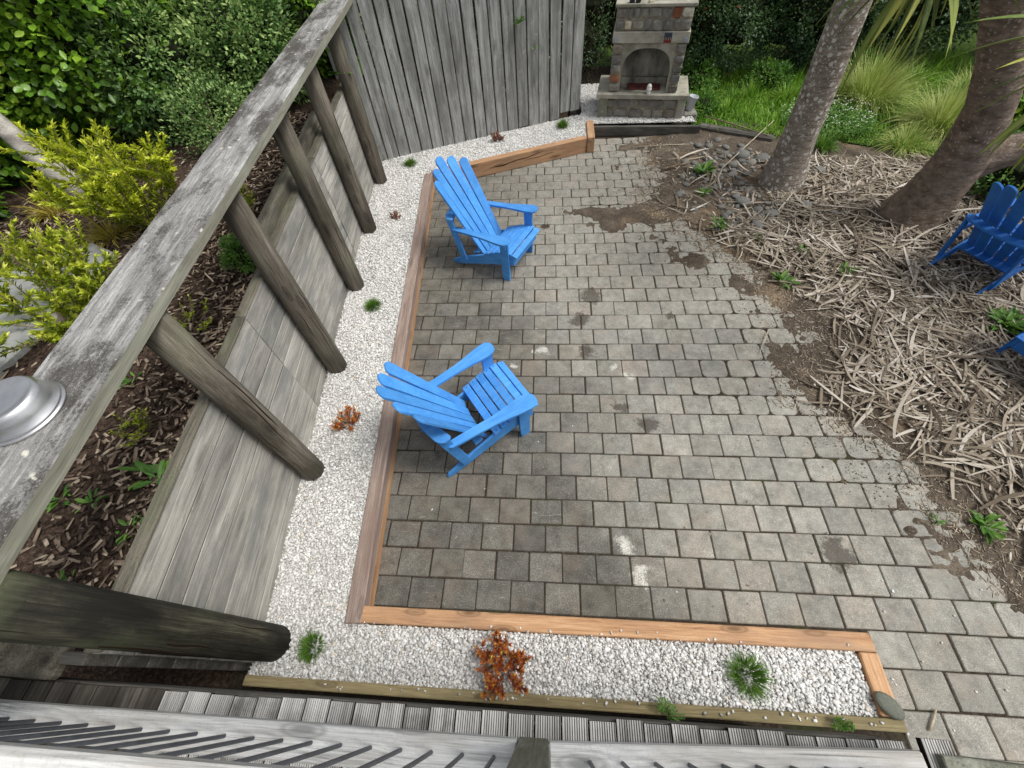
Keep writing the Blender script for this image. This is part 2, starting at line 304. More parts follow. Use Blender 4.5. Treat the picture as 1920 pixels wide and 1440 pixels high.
k = NT('pale_stick', .9, .1); k.col(k.ramp(k.noise(k.tc.outputs['Object'], 20, 3), [(.3, lin(156, 142, 120)), (.7, lin(202, 192, 172))])); M['stick'] = k.m
k = NT('painted_inner_shade', .95, .1); k.col(k.ramp(k.noise(k.tc.outputs['Object'], 5, 5, .7), [(.3, (.012, .016, .008)), (.7, (.03, .035, .018))])); M['inner'] = k.m  # near-black colour as painted shade, inside the crowns and behind the wall boards

# ---- foliage
M['hedge'] = leafmat('glossy_broad_leaf', [(.03, .09, .009), (.10, .225, .017), (.21, .38, .03), (.36, .50, .055)], .35, .2, .5)
M['greygreen'] = leafmat('grey_green_leaf', [(.035, .09, .022), (.10, .205, .05), (.25, .39, .115), (.44, .56, .20)], .5, .2)
M['darkleaf'] = leafmat('small_dark_leaf', [(.016, .045, .016), (.045, .10, .03), (.085, .16, .05), (.17, .26, .09)], .4, .2, .5)
M['yellow'] = leafmat('golden_leaf', [(.16, .23, .014), (.40, .49, .024), (.64, .71, .045), (.83, .85, .12)], .4, .3, .4)
M['yellow2'] = leafmat('olive_gold_leaf', [(.12, .19, .014), (.31, .40, .024), (.53, .60, .045), (.73, .74, .13)], .4, .3, .4)
M['red'] = leafmat('bronze_red_leaf', [(.26, .04, .02), (.52, .10, .03), (.66, .25, .045), (.74, .62, .09)], .35, .2, .5)
M['redpale'] = leafmat('dusty_red_leaf', [(.16, .04, .025), (.30, .09, .05), (.40, .22, .12)], .5, .2, .4)
M['tuft'] = leafmat('green_blade', [(.05, .13, .014), (.11, .24, .026), (.20, .34, .05)], .5, .25)
M['lawn'] = leafmat('lawn_blade', [(.06, .16, .014), (.13, .31, .024), (.24, .44, .04), (.36, .46, .08)], .5, .3)
M['sedge'] = leafmat('straw_green_blade', [(.17, .26, .045), (.33, .44, .085), (.50, .58, .17), (.62, .62, .28)], .6, .3)
M['goldgrass'] = leafmat('golden_blade', [(.22, .18, .03), (.44, .36, .05), (.54, .46, .10)], .5, .3)
M['weed'] = leafmat('weed_leaf', [(.05, .13, .02), (.10, .24, .03), (.18, .33, .05)], .5, .3)
M['clover'] = leafmat('clover_leaf', [(.05, .14, .02), (.11, .25, .03), (.18, .33, .06)], .5, .3)
M['petal'] = leafmat('white_petal', [(.62, .64, .55), (.8, .8, .74)], .6, .2)
M['flower'] = leafmat('coral_petal', [(.42, .09, .07), (.55, .16, .12)], .6, .2)
M['litter'] = leafmat('dead_leaf', [lin(70, 61, 51), lin(110, 99, 85), lin(142, 131, 115), lin(165, 155, 140), lin(200, 193, 182), lin(144, 112, 87)], .8, .05, .15)
M['mulch'] = leafmat('bark_chip', [lin(48, 39, 34), lin(78, 65, 56), lin(112, 97, 84), lin(146, 130, 113), lin(190, 174, 152)], .9, 0.0, .1)
M['straw'] = leafmat('dry_fragment', [lin(120, 104, 86), lin(160, 146, 126), lin(200, 190, 172)], .9, 0.0, .1)
k = NT('sword_leaf', .4, .5); v = k.tc.outputs['Object']
c = k.ramp(k.oi.outputs['Random'], [(0, (.07, .12, .02)), (.35, (.15, .22, .035)), (.65, (.30, .37, .055)), (1, (.52, .52, .09))])
c = k.mix(k.ramp(k.noise(k.mapv(v, (1.2, 60, 60)), 1.0, 3), [(.45, 0.0), (.7, .5)]), c, (.34, .36, .10))
k.col(c); M['sword'] = k.m
k = NT('dry_sword_leaf', .7, .2); k.col(lin(170, 150, 120)); M['sword_dry'] = k.m

# ------------------------------------------------------------------ helpers: objects
def tag(o, label=None, cat=None, group=None, kind=None):
    if label: o['label'] = label
    if cat: o['category'] = cat
    if group: o['group'] = group
    if kind: o['kind'] = kind
    return o
def link(name, me, parent=None, mat=None, loc=(0, 0, 0), rot=(0, 0, 0), scale=(1, 1, 1)):
    o = bpy.data.objects.new(name, me); COL.objects.link(o)
    if parent is not None: o.parent = parent
    o.location = loc; o.rotation_euler = rot; o.scale = scale
    if mat is not None and not me.materials: me.materials.append(mat)
    return o
def empty(name, loc, rz=0):
    o = bpy.data.objects.new(name, None); COL.objects.link(o); o.location = loc; o.rotation_euler = (0, 0, rz); o.empty_display_size = .1
    return o
def mesh(name, verts, faces, smooth=False):
    me = bpy.data.meshes.new(name); me.from_pydata([tuple(v) for v in verts], [], [tuple(f) for f in faces]); me.update()
    if smooth: me.polygons.foreach_set('use_smooth', [True]*len(me.polygons))
    return me
def bigmesh(name, V, T, rnd=None, smooth=False):      # V (n,3), T (m,3) triangles
    me = bpy.data.meshes.new(name); V = np.asarray(V, np.float32); T = np.asarray(T, np.int32)
    me.vertices.add(len(V)); me.vertices.foreach_set('co', V.ravel())
    me.loops.add(T.size); me.loops.foreach_set('vertex_index', T.ravel())
    me.polygons.add(len(T)); me.polygons.foreach_set('loop_start', np.arange(0, T.size, 3, dtype=np.int32))
    if smooth: me.polygons.foreach_set('use_smooth', np.ones(len(T), bool))
    if rnd is not None:
        a = me.attributes.new('rnd', 'FLOAT', 'POINT'); a.data.foreach_set('value', np.asarray(rnd, np.float32))
    me.update(calc_edges=True); return me
def hull(name, pts, smooth=False):
    bm = bmesh.new()
    for p in pts: bm.verts.new(p)
    r = bmesh.ops.convex_hull(bm, input=bm.verts)
    bmesh.ops.delete(bm, geom=[g for g in r['geom_interior'] if isinstance(g, bmesh.types.BMVert)], context='VERTS')
    bmesh.ops.dissolve_limit(bm, angle_limit=.02, verts=bm.verts, edges=bm.edges)
    bmesh.ops.recalc_face_normals(bm, faces=bm.faces)
    me = bpy.data.meshes.new(name); bm.to_mesh(me); bm.free()
    if smooth: me.polygons.foreach_set('use_smooth', [True]*len(me.polygons))
    return me
def boxpts(x0, x1, y0, y1, z0, z1, c):
    P = []
    for X, sx in ((x0, 1), (x1, -1)):
        for Y, sy in ((y0, 1), (y1, -1)):
            for Z, sz in ((z0, 1), (z1, -1)):
                P += [(X, Y+sy*c, Z+sz*c), (X+sx*c, Y, Z+sz*c), (X+sx*c, Y+sy*c, Z)]
    return P
def cbox(name, x0, x1, y0, y1, z0, z1, c=.003): return hull(name, boxpts(x0, x1, y0, y1, z0, z1, c))
def board(name, p0, p1, z0, z1, t, mat, parent=None, c=.004, back=0.0, jit=.0):
    """a board from p0 to p1 (plan), its thickness to the left of that direction"""
    d = Vector((p1[0]-p0[0], p1[1]-p0[1])); L = d.length
    P = boxpts(0, L, back, back+t, 0, z1-z0, c)
    if jit:
        P = [(x, y+random.uniform(-jit, jit)*.4, z+random.uniform(-jit, jit)) for x, y, z in P]
    me = hull(name, P)
    base = Vector((0, 0, 0)) if parent is None else parent.location
    return link(name, me, parent, mat, Vector((p0[0], p0[1], z0))-base, (0, 0, math.atan2(d.y, d.x)))
def extrude(name, outline, axis, a0, a1, c=.0):
    """closed 2D outline extruded along an axis; outline in the other two axes"""
    n = len(outline); V = []
    def mk(p, a):
        if axis == 'x': return (a, p[0], p[1])
        if axis == 'y': return (p[0], a, p[1])
        return (p[0], p[1], a)
    cx = sum(p[0] for p in outline)/n; cy = sum(p[1] for p in outline)/n
    def ins(p):
        d = math.hypot(p[0]-cx, p[1]-cy) or 1; return (p[0]-(p[0]-cx)/d*c, p[1]-(p[1]-cy)/d*c)
    if c:
        rings = [[mk(ins(p), a0) for p in outline], [mk(p, a0+c) for p in outline], [mk(p, a1-c) for p in outline], [mk(ins(p), a1) for p in outline]]
    else: rings = [[mk(p, a0) for p in outline], [mk(p, a1) for p in outline]]
    F = []
    for r in rings: V += r
    for k in range(len(rings)-1):
        for i in range(n):
            j = (i+1) % n; F.append((k*n+i, k*n+j, (k+1)*n+j, (k+1)*n+i))
    F.append(tuple(range(n-1, -1, -1))); F.append(tuple((len(rings)-1)*n+i for i in range(n)))
    me = mesh(name, V, F)
    bm = bmesh.new(); bm.from_mesh(me); bmesh.ops.recalc_face_normals(bm, faces=bm.faces); bm.to_mesh(me); bm.free()
    return me
def tube(name, pts, radii, seg=12, smooth=True, wob=0.0, cap=True, seed=0):
    rr = random.Random(seed); V = []; F = []
    pts = [Vector(p) for p in pts]; n = len(pts)
    ph = [rr.uniform(0, 6.28) for _ in range(3)]
    prev = None
    for i, p in enumerate(pts):
        t = (pts[min(i+1, n-1)]-pts[max(i-1, 0)]).normalized()
        if prev is None: u = t.orthogonal().normalized()
        else: u = (prev-t*prev.dot(t)).normalized()
        prev = u; wv = t.cross(u)
        for s in range(seg):
            a = 2*math.pi*s/seg
            r = radii[i]*(1+wob*(math.sin(2*a+ph[0]+i*.5)*.5+math.sin(3*a+ph[1]-i*.8)*.4+rr.uniform(-.25, .25)))
            V.append(p+u*math.cos(a)*r+wv*math.sin(a)*r)
    for i in range(n-1):
        for s in range(seg):
            q = (s+1) % seg; F.append((i*seg+s, i*seg+q, (i+1)*seg+q, (i+1)*seg+s))
    if cap: F.append(tuple(range(seg-1, -1, -1))); F.append(tuple((n-1)*seg+s for s in range(seg)))
    return mesh(name, V, F, smooth)
def lathe(name, prof, seg=48):
    V = []; F = []
    for r, z in prof:
        for s in range(seg): V.append((r*math.cos(2*math.pi*s/seg), r*math.sin(2*math.pi*s/seg), z))
    for i in range(len(prof)-1):
        for s in range(seg):
            q = (s+1) % seg; F.append((i*seg+s, i*seg+q, (i+1)*seg+q, (i+1)*seg+s))
    F.append(tuple(range(seg-1, -1, -1))); F.append(tuple((len(prof)-1)*seg+s for s in range(seg)))
    return mesh(name, V, F, True)

# numpy value noise
_perm = rng.random((256, 256))
def vnoise(x, y):
    xi = np.floor(x).astype(int); yi = np.floor(y).astype(int); fx = x-xi; fy = y-yi
    fx = fx*fx*(3-2*fx); fy = fy*fy*(3-2*fy)
    g = lambda a, b: _perm[a % 256, b % 256]
    return (g(xi, yi)*(1-fx)+g(xi+1, yi)*fx)*(1-fy)+(g(xi, yi+1)*(1-fx)+g(xi+1, yi+1)*fx)*fy
def fbm(x, y, o=4):
    s = 0; a = .5; t = 0
    for i in range(o): s = s+a*vnoise(x*2**i+i*17.3, y*2**i+i*9.1); t += a; a *= .5
    return s/t
def inpoly(P, x, y):
    n = len(P); r = np.zeros(np.shape(x), bool); j = n-1
    for i in range(n):
        xi, yi = P[i]; xj, yj = P[j]
        r ^= ((yi > y) != (yj > y)) & (x < (xj-xi)*(y-yi)/((yj-yi) or 1e-9)+xi); j = i
    return r
def norm(a): return a/np.maximum(np.linalg.norm(a, axis=-1, keepdims=True), 1e-9)
def frames(d, up):
    """columns: length direction, side, normal"""
    d = norm(d); s = norm(np.cross(up, d)); n = np.cross(d, s); return np.stack([d, s, n], -1)
def instance(name, T, F, mats, pos, rnd, smooth=False):
    T = np.asarray(T, float); F = np.asarray(F, int); N = len(pos); nv = T.shape[-2]
    if T.ndim == 2: V = np.einsum('nij,vj->nvi', mats, T)+pos[:, None, :]
    else: V = np.einsum('nij,nvj->nvi', mats, T)+pos[:, None, :]
    FF = F[None]+(np.arange(N)*nv)[:, None, None]
    return bigmesh(name, V.reshape(-1, 3), FF.reshape(-1, 3), np.repeat(rnd, nv), smooth)
def randdir(n, up=0.0, spread=1.0):
    a = rng.uniform(0, 2*np.pi, n); z = rng.uniform(-1, 1, n)*spread+up; r = np.sqrt(np.maximum(1-np.clip(z, -1, 1)**2, .02))
    return norm(np.stack([np.cos(a)*r, np.sin(a)*r, z], -1))
# leaf templates, unit length along x
OVAL_T = np.array([(0, 0, 0), (.28, .36, .05), (.28, 0, -.02), (.28, -.36, .05), (.6, .47, .05), (.6, 0, -.04), (.6, -.47, .05), (.86, .3, 0), (.86, 0, -.08), (.86, -.3, 0), (1, 0, -.12)])
OVAL_F = [(0, 2, 1), (0, 3, 2), (1, 2, 5), (1, 5, 4), (2, 3, 6), (2, 6, 5), (4, 5, 8), (4, 8, 7), (5, 6, 9), (5, 9, 8), (7, 8, 10), (8, 9, 10)]
DIA_T = np.array([(0, 0, 0), (.45, .5, .10), (1, 0, -.05), (.45, -.5, .10), (.5, 0, 0)])
DIA_F = [(0, 4, 1), (1, 4, 2), (0, 3, 4), (3, 2, 4)]
def leaves(name, pos, d, up, ln, wd, rnd, mat, parent, tmpl='oval'):
    T, F = (OVAL_T, OVAL_F) if tmpl == 'oval' else (DIA_T, DIA_F)
    m = frames(d, up); m = m*np.stack([ln, wd, ln], -1)[:, None, :]
    me = instance(name, T, F, m, pos, rnd, tmpl == 'oval')
    return link(name, me, parent, mat)
def blades(name, pos, d0, ln, wd, bend, rnd, mat, parent=None, seg=4, curl=0.0, sidecurve=None, gravity=True):
    """strips that start along d0 and bend over"""
    N = len(pos); t = np.linspace(0, 1, seg+1)
    d0 = norm(d0); side = norm(np.cross(d0, np.tile([0, 0, 1.0], (N, 1)))+1e-6)
    if curl: # random roll about the blade
        a = rng.uniform(-curl, curl, N)[:, None]; nn = np.cross(side, d0); side = side*np.cos(a)+nn*np.sin(a)
    p = pos[:, None, :]+d0[:, None, :]*(ln[:, None]*t)[:, :, None]
    p[:, :, 2] -= (bend*ln)[:, None]*t**2
    if sidecurve is not None:
        sh = np.stack([-d0[:, 1], d0[:, 0], 0*d0[:, 0]], -1); p += sh[:, None, :]*((sidecurve*ln)[:, None]*(t*t-t*.4))[:, :, None]
    prof = np.where(t < .25, .55+1.8*t, 1.0)*np.where(t > .55, np.maximum(1-(t-.55)/.45, .06), 1)
    h = side[:, None, :]*(wd[:, None]*prof*.5)[:, :, None]
    V = np.stack([p-h, p+h], 2).reshape(N, -1, 3)
    F = []
    for i in range(seg): F += [(2*i, 2*i+1, 2*i+3), (2*i, 2*i+3, 2*i+2)]
    F = np.array(F); FF = F[None]+(np.arange(N)*(2*(seg+1)))[:, None, None]
    me = bigmesh(name, V.reshape(-1, 3), FF.reshape(-1, 3), np.repeat(rnd, 2*(seg+1)), True)
    return link(name, me, parent, mat)

# ------------------------------------------------------------------ plan lines of the place (metres)
ZG = .175                                   # level of the white gravel
wall_x = lambda y: -.808-.1077*y            # face of the retaining wall
tin = lambda y: -.168-.078*y                # inner face of the left border sleeper
P0 = .193; PW = .2325                       # paver pitch
SE = np.array([(2.39, 7.0), (2.39, 6.3), (2.37, 5.27), (2.22, 4.65), (2.53, 4.19), (2.86, 3.73), (3.13, 3.40), (3.31, 2.91), (3.58, 2.36), (3.20, 2.03), (3.06, 1.64), (3.32, 1.54), (3.70, 1.21), (3.82, .76), (3.84, .61), (3.95, .35), (4.05, .2), (4.4, -.4), (4.6, -1.2)])[::-1]
soil_x = lambda y: np.interp(y, SE[:, 1], SE[:, 0])

# ------------------------------------------------------------------ ground and paving
g = link('ground', mesh('ground', [(-40, -40, -.06), (60, -40, -.06), (60, 60, -.06), (-40, 60, -.06)], [(0, 1, 2, 3)]), None, M['lawn_soil']); tag(g, kind='structure')
g = link('bare_earth', mesh('bare_earth', [(-4, -6, -.02), (9, -6, -.02), (9, 9.2, -.02), (-4, 9.2, -.02)], [(0, 1, 2, 3)]), None, M['mulch_soil']); tag(g, kind='structure')
pv = link('patio_paving', mesh('patio_paving', [(-1.0, -1.5, -.007), (4.7, -1.5, -.007), (4.7, 6.5, -.007), (-1.0, 6.5, -.007)], [(0, 1, 2, 3)]), None, M['joint']); tag(pv, kind='structure')
def paver_mesh(i, wear):
    rr = random.Random(100+i); hx, hy = (PW-.0085)/2, (P0-.0070)/2
    def ring(ins, z):
        out = []
        for sx, sy in ((-1, -1), (1, -1), (1, 1), (-1, 1)):
            r = wear*(.6+rr.random()*.9)+.004
            X, Y = sx*(hx-ins), sy*(hy-ins)
            a = [(X-sx*r, Y), (X-sx*r*.3, Y-sy*r*.3), (X, Y-sy*r)]
            if sx*sy < 0: a = a[::-1]
            if (sx, sy) in ((-1, -1), (1, 1)): a = a[::-1]
            else: a = a
            out += [(x, y, z) for x, y in a]
        return out
    e = [rr.uniform(-.003, .003) for _ in range(4)]
    def dist(P): return [(x+(e[0] if x > 0 else e[1]), y+(e[2] if y > 0 else e[3]), z) for x, y, z in P]
    return hull('paver', dist(ring(.0, -.05)+ring(.0, -.006)+ring(.0045, 0)))
fresh = [paver_mesh(i, .004) for i in range(8)]; worn = [paver_mesh(20+i, .028) for i in range(8)]
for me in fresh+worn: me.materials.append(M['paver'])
spots = []
for kk in range(-7, 33):
    y = (kk+.5)*P0
    off = (-.303 if kk % 2 else .29)-max(0, kk-8)*.012
    for n in range(-6, 24):
        x = off*P0+(n+.5)*PW
        if y < -.03 and x < 2.86+.1: continue
        if y < -.5 and x < 2.9: continue
        xi = tin(y)-.03
        if x < xi-PW*.5: continue
        if y > 5.15+.37*(x+.56)+.16 and x < 1.62: continue
        if y > 6.40-.085*(x-1.65): continue
        if x > soil_x(y)+.42 or x > 4.75: continue
        spots.append((x, y))
C2 = Vector(CAM)
spots.sort(key=lambda p: (Vector((p[0], p[1], 0))-C2).length)
rest = []
for i, (x, y) in enumerate(spots):
    d = soil_x(y)-x; pool = worn if (d < .75 and y > 1.0 and random.random() < .8) or (d < .3) else fresh
    j = (random.uniform(-.0018, .0018), random.uniform(-.0015, .0015), random.uniform(-.0022, .0018))
    rot = (random.uniform(-.006, .006), random.uniform(-.006, .006), random.choice((0, math.pi))+random.uniform(-.006, .006))
    me = random.choice(pool)
    if i < 300: link('paver', me, pv, None, (x+j[0], y+j[1], j[2]), rot)
    else: rest.append((me, Matrix.Translation((x+j[0], y+j[1], j[2])) @ Matrix.Rotation(rot[2], 4, 'Z')))
bm = bmesh.new()
for me, mt in rest:
    b2 = bmesh.new(); b2.from_mesh(me); b2.transform(mt); t2 = bpy.data.meshes.new('tmp'); b2.to_mesh(t2); b2.free(); bm.from_mesh(t2); bpy.data.meshes.remove(t2)
fm = bpy.data.meshes.new('far_pavers'); bm.to_mesh(fm); bm.free()
tag(link('far_pavers', fm, pv, M['paver']), kind='stuff')

# soil that laps over the paving from the planting bed
nx, ny = 300, 470; gx = np.linspace(.5, 5.0, nx); gy = np.linspace(-1.2, 6.6, ny); X, Y = np.meshgrid(gx, gy)
d = X-soil_x(Y)
Z = np.interp(d, [-1.3, -.65, -.12, .5], [-.036, -.021, -.003, .032])+(fbm(X*3.1, Y*3.1, 4)-.5)*.050+(fbm(X*19, Y*19, 3)-.5)*.020-.003
for (px, py, r, a) in [(2.59, 3.50, .20, .03), (1.21, 4.50, .19, 0.042), (1.5, 4.48, .2, 0.046), (1.75, 4.42, .2, 0.048), (2.0, 4.43, .2, 0.050), (2.32, 4.42, .2, 0.050), (1.78, 4.17, .22, 0.048), (1.45, 4.2, .14, 0.036), (.95, 4.21, .14, 0.040), (2.39, 3.70, .15, .022), (1.88, 3.33, .10, .024), (2.81, 2.34, .14, .022), (3.1, 2.25, .25, .03), (2.4, 2.62, .1, .014), (2.93, 3.15, .16, .02), (2.11, 2.93, .09, .016), (3.02, 2.7, .12, .012), (2.2, 3.95, .14, .02), (2.05, 6.0, .2, .02), (3.5, .62, .05, .02)]:
    Z += a*np.exp(-((X-px)**2+((Y-py)*1.25)**2)/(2*(r*.62)**2))
Z = np.minimum(Z, .012+np.clip(d, 0, 1)*.05+(fbm(X*30, Y*30, 2)-.5)*.006)
keep = Z > -.012
idx = np.arange(nx*ny).reshape(ny, nx)
q = keep[:-1, :-1] | keep[1:, :-1] | keep[:-1, 1:] | keep[1:, 1:]
a, b, c_, e_ = idx[:-1, :-1][q], idx[:-1, 1:][q], idx[1:, 1:][q], idx[1:, :-1][q]
T = np.concatenate([np.stack([a, b, c_], -1), np.stack([a, c_, e_], -1)])
used, inv = np.unique(T, return_inverse=True)
so_me = bigmesh('soil', np.stack([X.ravel(), Y.ravel(), Z.ravel()], -1)[used], inv.reshape(-1, 3), None, True)
tag(link('soil', so_me, None, M['soil']), kind='structure')
def soil_h(x, y):
    ix = np.clip(((x-.5)/4.5*(nx-1)).astype(int), 0, nx-1); iy = np.clip(((y+1.2)/7.8*(ny-1)).astype(int), 0, ny-1)
    return np.maximum(Z[iy, ix], 0)
pb = link('planting_bed', mesh('planting_bed', [(3.9, -3, .015), (12, -3, .015), (12, 6.7, .015), (2.3, 6.7, .0), (2.3, 6.5, .0), (4.6, 4.4, .015)], [(0, 1, 5), (1, 2, 5), (2, 3, 4, 5)]), None, M['soil']); tag(pb, kind='structure')

# ------------------------------------------------------------------ gravel beds
def strip(name, P, z, mat):
    me = mesh(name, [(x, y, z) for x, y in P], [tuple(range(len(P)))]); return tag(link(name, me, None, mat), kind='structure')
POLY_NEAR = [(-.79, -.425), (2.755, -.425), (2.755, -.128), (-.30, -.128), (-.2725, -.128), (tin(5.2)-.105, 5.2), (-.62, 5.235), (1.552, 6.02), (1.552, 6.48), (3.12, 6.40), (3.02, 6.95), (3.02, 7.9), (1.5, 7.9), (1.5, 6.8), (-1.36, 5.62), (wall_x(5.6), 5.6), (wall_x(-.25), -.25)]
strip('gravel_bed', POLY_NEAR, ZG-.014, M['gravel_base'])
def scatter_poly(poly, sp):
    P = np.array(poly); x = np.arange(P[:, 0].min(), P[:, 0].max(), sp); y = np.arange(P[:, 1].min(), P[:, 1].max(), sp)
    X, Y = np.meshgrid(x, y); X = X.ravel()+rng.uniform(-.5, .5, X.size)*sp; Y = Y.ravel()+rng.uniform(-.5, .5, Y.size)*sp
    k_ = inpoly(poly, X, Y); return X[k_], Y[k_]
gx_, gy_ = scatter_poly(POLY_NEAR, .0112)
far = gy_ > 3.0; kp = ~far | (rng.random(len(gx_)) < .72); gx_, gy_, far = gx_[kp], gy_[kp], far[kp]
# not inside the poles
N = len(gx_); sz = rng.gamma(9, .00082, N).clip(.004, .0125)*np.where(far, 1.15, 1.0)*np.where(gy_ < 0, 1.1, 1.0)
pos = np.stack([gx_, gy_, ZG-.008+rng.uniform(-.003, .007, N)+.012*(fbm(gx_*4, gy_*4, 3)-.5)], -1)
cube = np.array([(a, b, c) for a in (-1, 1) for b in (-1, 1) for c in (-1, 1)], float)
CF = [(0, 1, 3), (0, 3, 2), (4, 6, 7), (4, 7, 5), (0, 4, 5), (0, 5, 1), (2, 3, 7), (2, 7, 6), (0, 2, 6), (0, 6, 4), (1, 5, 7), (1, 7, 3)]
TT = cube[None]*(rng.uniform(.45, 1.0, (N, 8, 3)))*np.array([1.2, .9, .6])
m = frames(randdir(N, 0, .35), randdir(N, 1.2, .3))*sz[:, None, None]
gr = link('white_gravel', instance('white_gravel', TT, CF, m, pos, np.clip(rng.random(N)-.28*np.clip(fbm(gx_*2.1, gy_*2.1, 3)-.5, 0, 1)*4*rng.random(N), 0, 1)), None, M['gravel'])
tag(gr, 'white crushed stone gravel filling the borders round the patio', 'gravel', kind='stuff')
# stray chips on the paving
n = 70; sx_ = rng.uniform(-.1, 3.6, n); sy_ = rng.uniform(0, 6.3, n)
sx_[:16] = rng.uniform(2.9, 3.9, 16); sy_[:16] = rng.uniform(-.6, .3, 16); sx_[30:] = rng.uniform(2.2, 3.6, n-30); sy_[30:] = rng.uniform(5.6, 6.35, n-30)
TT = cube[None]*(rng.uniform(.35, 1.0, (n, 8, 3)))*np.array([1.25, .85, .6])
m = frames(randdir(n, 0, .2), randdir(n, 1.4, .3))*rng.uniform(.004, .009, n)[:, None, None]
tag(link('stray_chips', instance('stray_chips', TT, CF, m, np.stack([sx_, sy_, .004+soil_h(sx_, sy_)], -1), rng.random(n)), None, M['gravel']), 'white stone chips scattered over the pavers', 'gravel', kind='stuff')

# ------------------------------------------------------------------ border sleepers
GB = 'sleepers edging the gravel borders'
def sleeper(name, p0, p1, z0, z1, t, mat, label, **kw):
    o = board(name, p0, p1, z0, z1, t, mat, None, **kw); return tag(o, label, 'sleeper', GB)
# left: two courses, thickness lies to the left of travel (towards -x when going +y)
sleeper('border_sleeper', (tin(-.02), -.02), (tin(5.165), 5.165), .002, .098, .105, M['orange'], 'long lower orange sleeper course along the wall side of the patio', c=.004)
sleeper('border_sleeper', (tin(-.125)+.004, -.125), (tin(5.175)+.004, 5.175), .101, .20, .108, M['orange_grey'], 'long silvered sleeper along the wall side, behind the two light blue chairs', c=.006)
sleeper('border_sleeper', (-.562, 5.165), (1.545, 5.965), .002, .20, .10, M['orange'], 'cracked orange sleeper set at an angle in front of the fence', c=.006)
sleeper('border_sleeper', (1.648, 5.950), (1.652, 6.47), .002, .215, .10, M['orange'], 'short orange sleeper end butting against the dark fireplace edging', c=.006)
sleeper('border_sleeper', (-.165, -.122), (2.853, -.130), .002, .20, .095, M['orange'], 'long orange sleeper between the pavers and the gravel bed below the deck', c=.006)
sleeper('border_sleeper', (2.855, -.42), (2.856, -.134), .002, .198, .10, M['orange'], 'short orange sleeper closing the end of the gravel bed below the deck', c=.006)
sleeper('border_sleeper', (-.79, -.476), (2.862, -.482), .002, .196, .055, M['olive'], 'long olive treated board along the deck side of the gravel bed', c=.005)
sleeper('border_sleeper', (1.662, 6.445), (3.19, 6.315), .0, .135, .05, M['dark_edge'], 'dark damp edging board below the gravel in front of the fireplace', c=.005)
sleeper('border_sleeper', (3.20, 6.46), (4.12, 5.99), -.01, .085, .10, M['dark_edge'], 'rotting dark log edging the grass beside the fireplace', c=.018, jit=.008)
k = NT('crack_shadowed_wood', .95, .05); k.col(lin(46, 32, 24)); M['crack'] = k.m
asl = [o for o in bpy.data.objects if o.get('label', '').startswith('cracked orange')][0]
for (x0, x1, z0, z1, w_) in [(.78, 1.18, .085, .105, .008), (1.05, 1.62, .10, .155, .006), (1.3, 1.75, .085, .11, .004), (.2, .5, .12, .125, .003)]:
    P = []
    for t in np.linspace(0, 1, 12):
        x = x0+(x1-x0)*t; z = z0+(z1-z0)*t+.006*math.sin(t*9); h = w_*math.sin(math.pi*t)*.9+.0004; P.append((x, z, h))
    ol = [(x, z+h) for x, z, h in P]+[(x, z-h) for x, z, h in P[::-1]]
    link('crack', extrude('crack', ol, 'y', -.0012, .004), asl, M['crack'])
pebble = lathe('flat_pebble', [(.001, 0), (.55, .04), (.88, .2), (1, .5), (.9, .78), (.6, .95), (.001, 1)], 18)
o = link('flat_pebble', pebble, None, M['river_green'], (2.803, -.372, .197), (0, 0, 2.4), (.074, .047, .034)); tag(o, 'smooth oval grey-green stone lying on the sleeper corner', 'stone')

n = 70; sx_ = rng.uniform(-.5, 2.8, n); sy_ = np.where(rng.random(n) < .6, rng.uniform(-.46, -.43, n), rng.uniform(-.125, -.09, n))
TT = cube[None]*(rng.uniform(.35, 1.0, (n, 8, 3)))*np.array([1.25, .85, .6])
m = frames(randdir(n, 0, .2), randdir(n, 1.4, .3))*rng.uniform(.004, .010, n)[:, None, None]
tag(link('spilled_chips', instance('spilled_chips', TT, CF, m, np.stack([sx_, sy_, np.full(n, .2015)], -1), rng.random(n)), None, M['gravel']), 'white stone chips spilled onto the edging timbers', 'gravel', kind='stuff')
# ------------------------------------------------------------------ retaining wall, poles, rail
W0 = Vector((wall_x(0), 0, .05))
wl = empty('retaining_wall', W0); tag(wl, 'pale treated timber retaining wall of stacked horizontal boards behind the poles', 'wall')
hb = .1592
secs = [(-.36, 1.47, 0), (1.475, 3.5, -.004), (3.505, 5.66, .003)]
for si, (ya, yb, dx) in enumerate(secs):
    for r in range(7):
        z0 = .10+r*(hb+.0062); mt = M['wall']
        board('board', (wall_x(ya)+dx+random.uniform(-.004, .003), ya), (wall_x(yb)+dx+random.uniform(-.004, .003), yb), z0, z0+hb, .045, mt, wl, c=.0025)
        if r < 6: board('seam_shade', (wall_x(ya)+dx-.004, ya+.002), (wall_x(yb)+dx-.004, yb-.002), z0+hb+.0006, z0+hb+.0056, .03, M['joint_dark'], wl, c=.0005)
    z0 = .10+7*(hb+.0062)-.002
    board('top_cap', (wall_x(ya)+dx-.006, ya), (wall_x(yb)+dx-.006, yb), z0, z0+.012+random.uniform(0, .01), .075, M['wall_top'], wl, c=.006, back=-.012, jit=.003)
board('shade_backing', (wall_x(-.35)-.047, -.35), (wall_x(5.65)-.047, 5.65), .05, 1.20, .012, M['inner'], wl)  # added dark sheet so the gaps between the boards look shaded
ts = board('top_sleeper', (wall_x(2.25)-.075, 2.25), (wall_x(4.3)-.075, 4.3), 1.20, 1.36, .10, M['wall_top'], wl, c=.02, jit=.004)
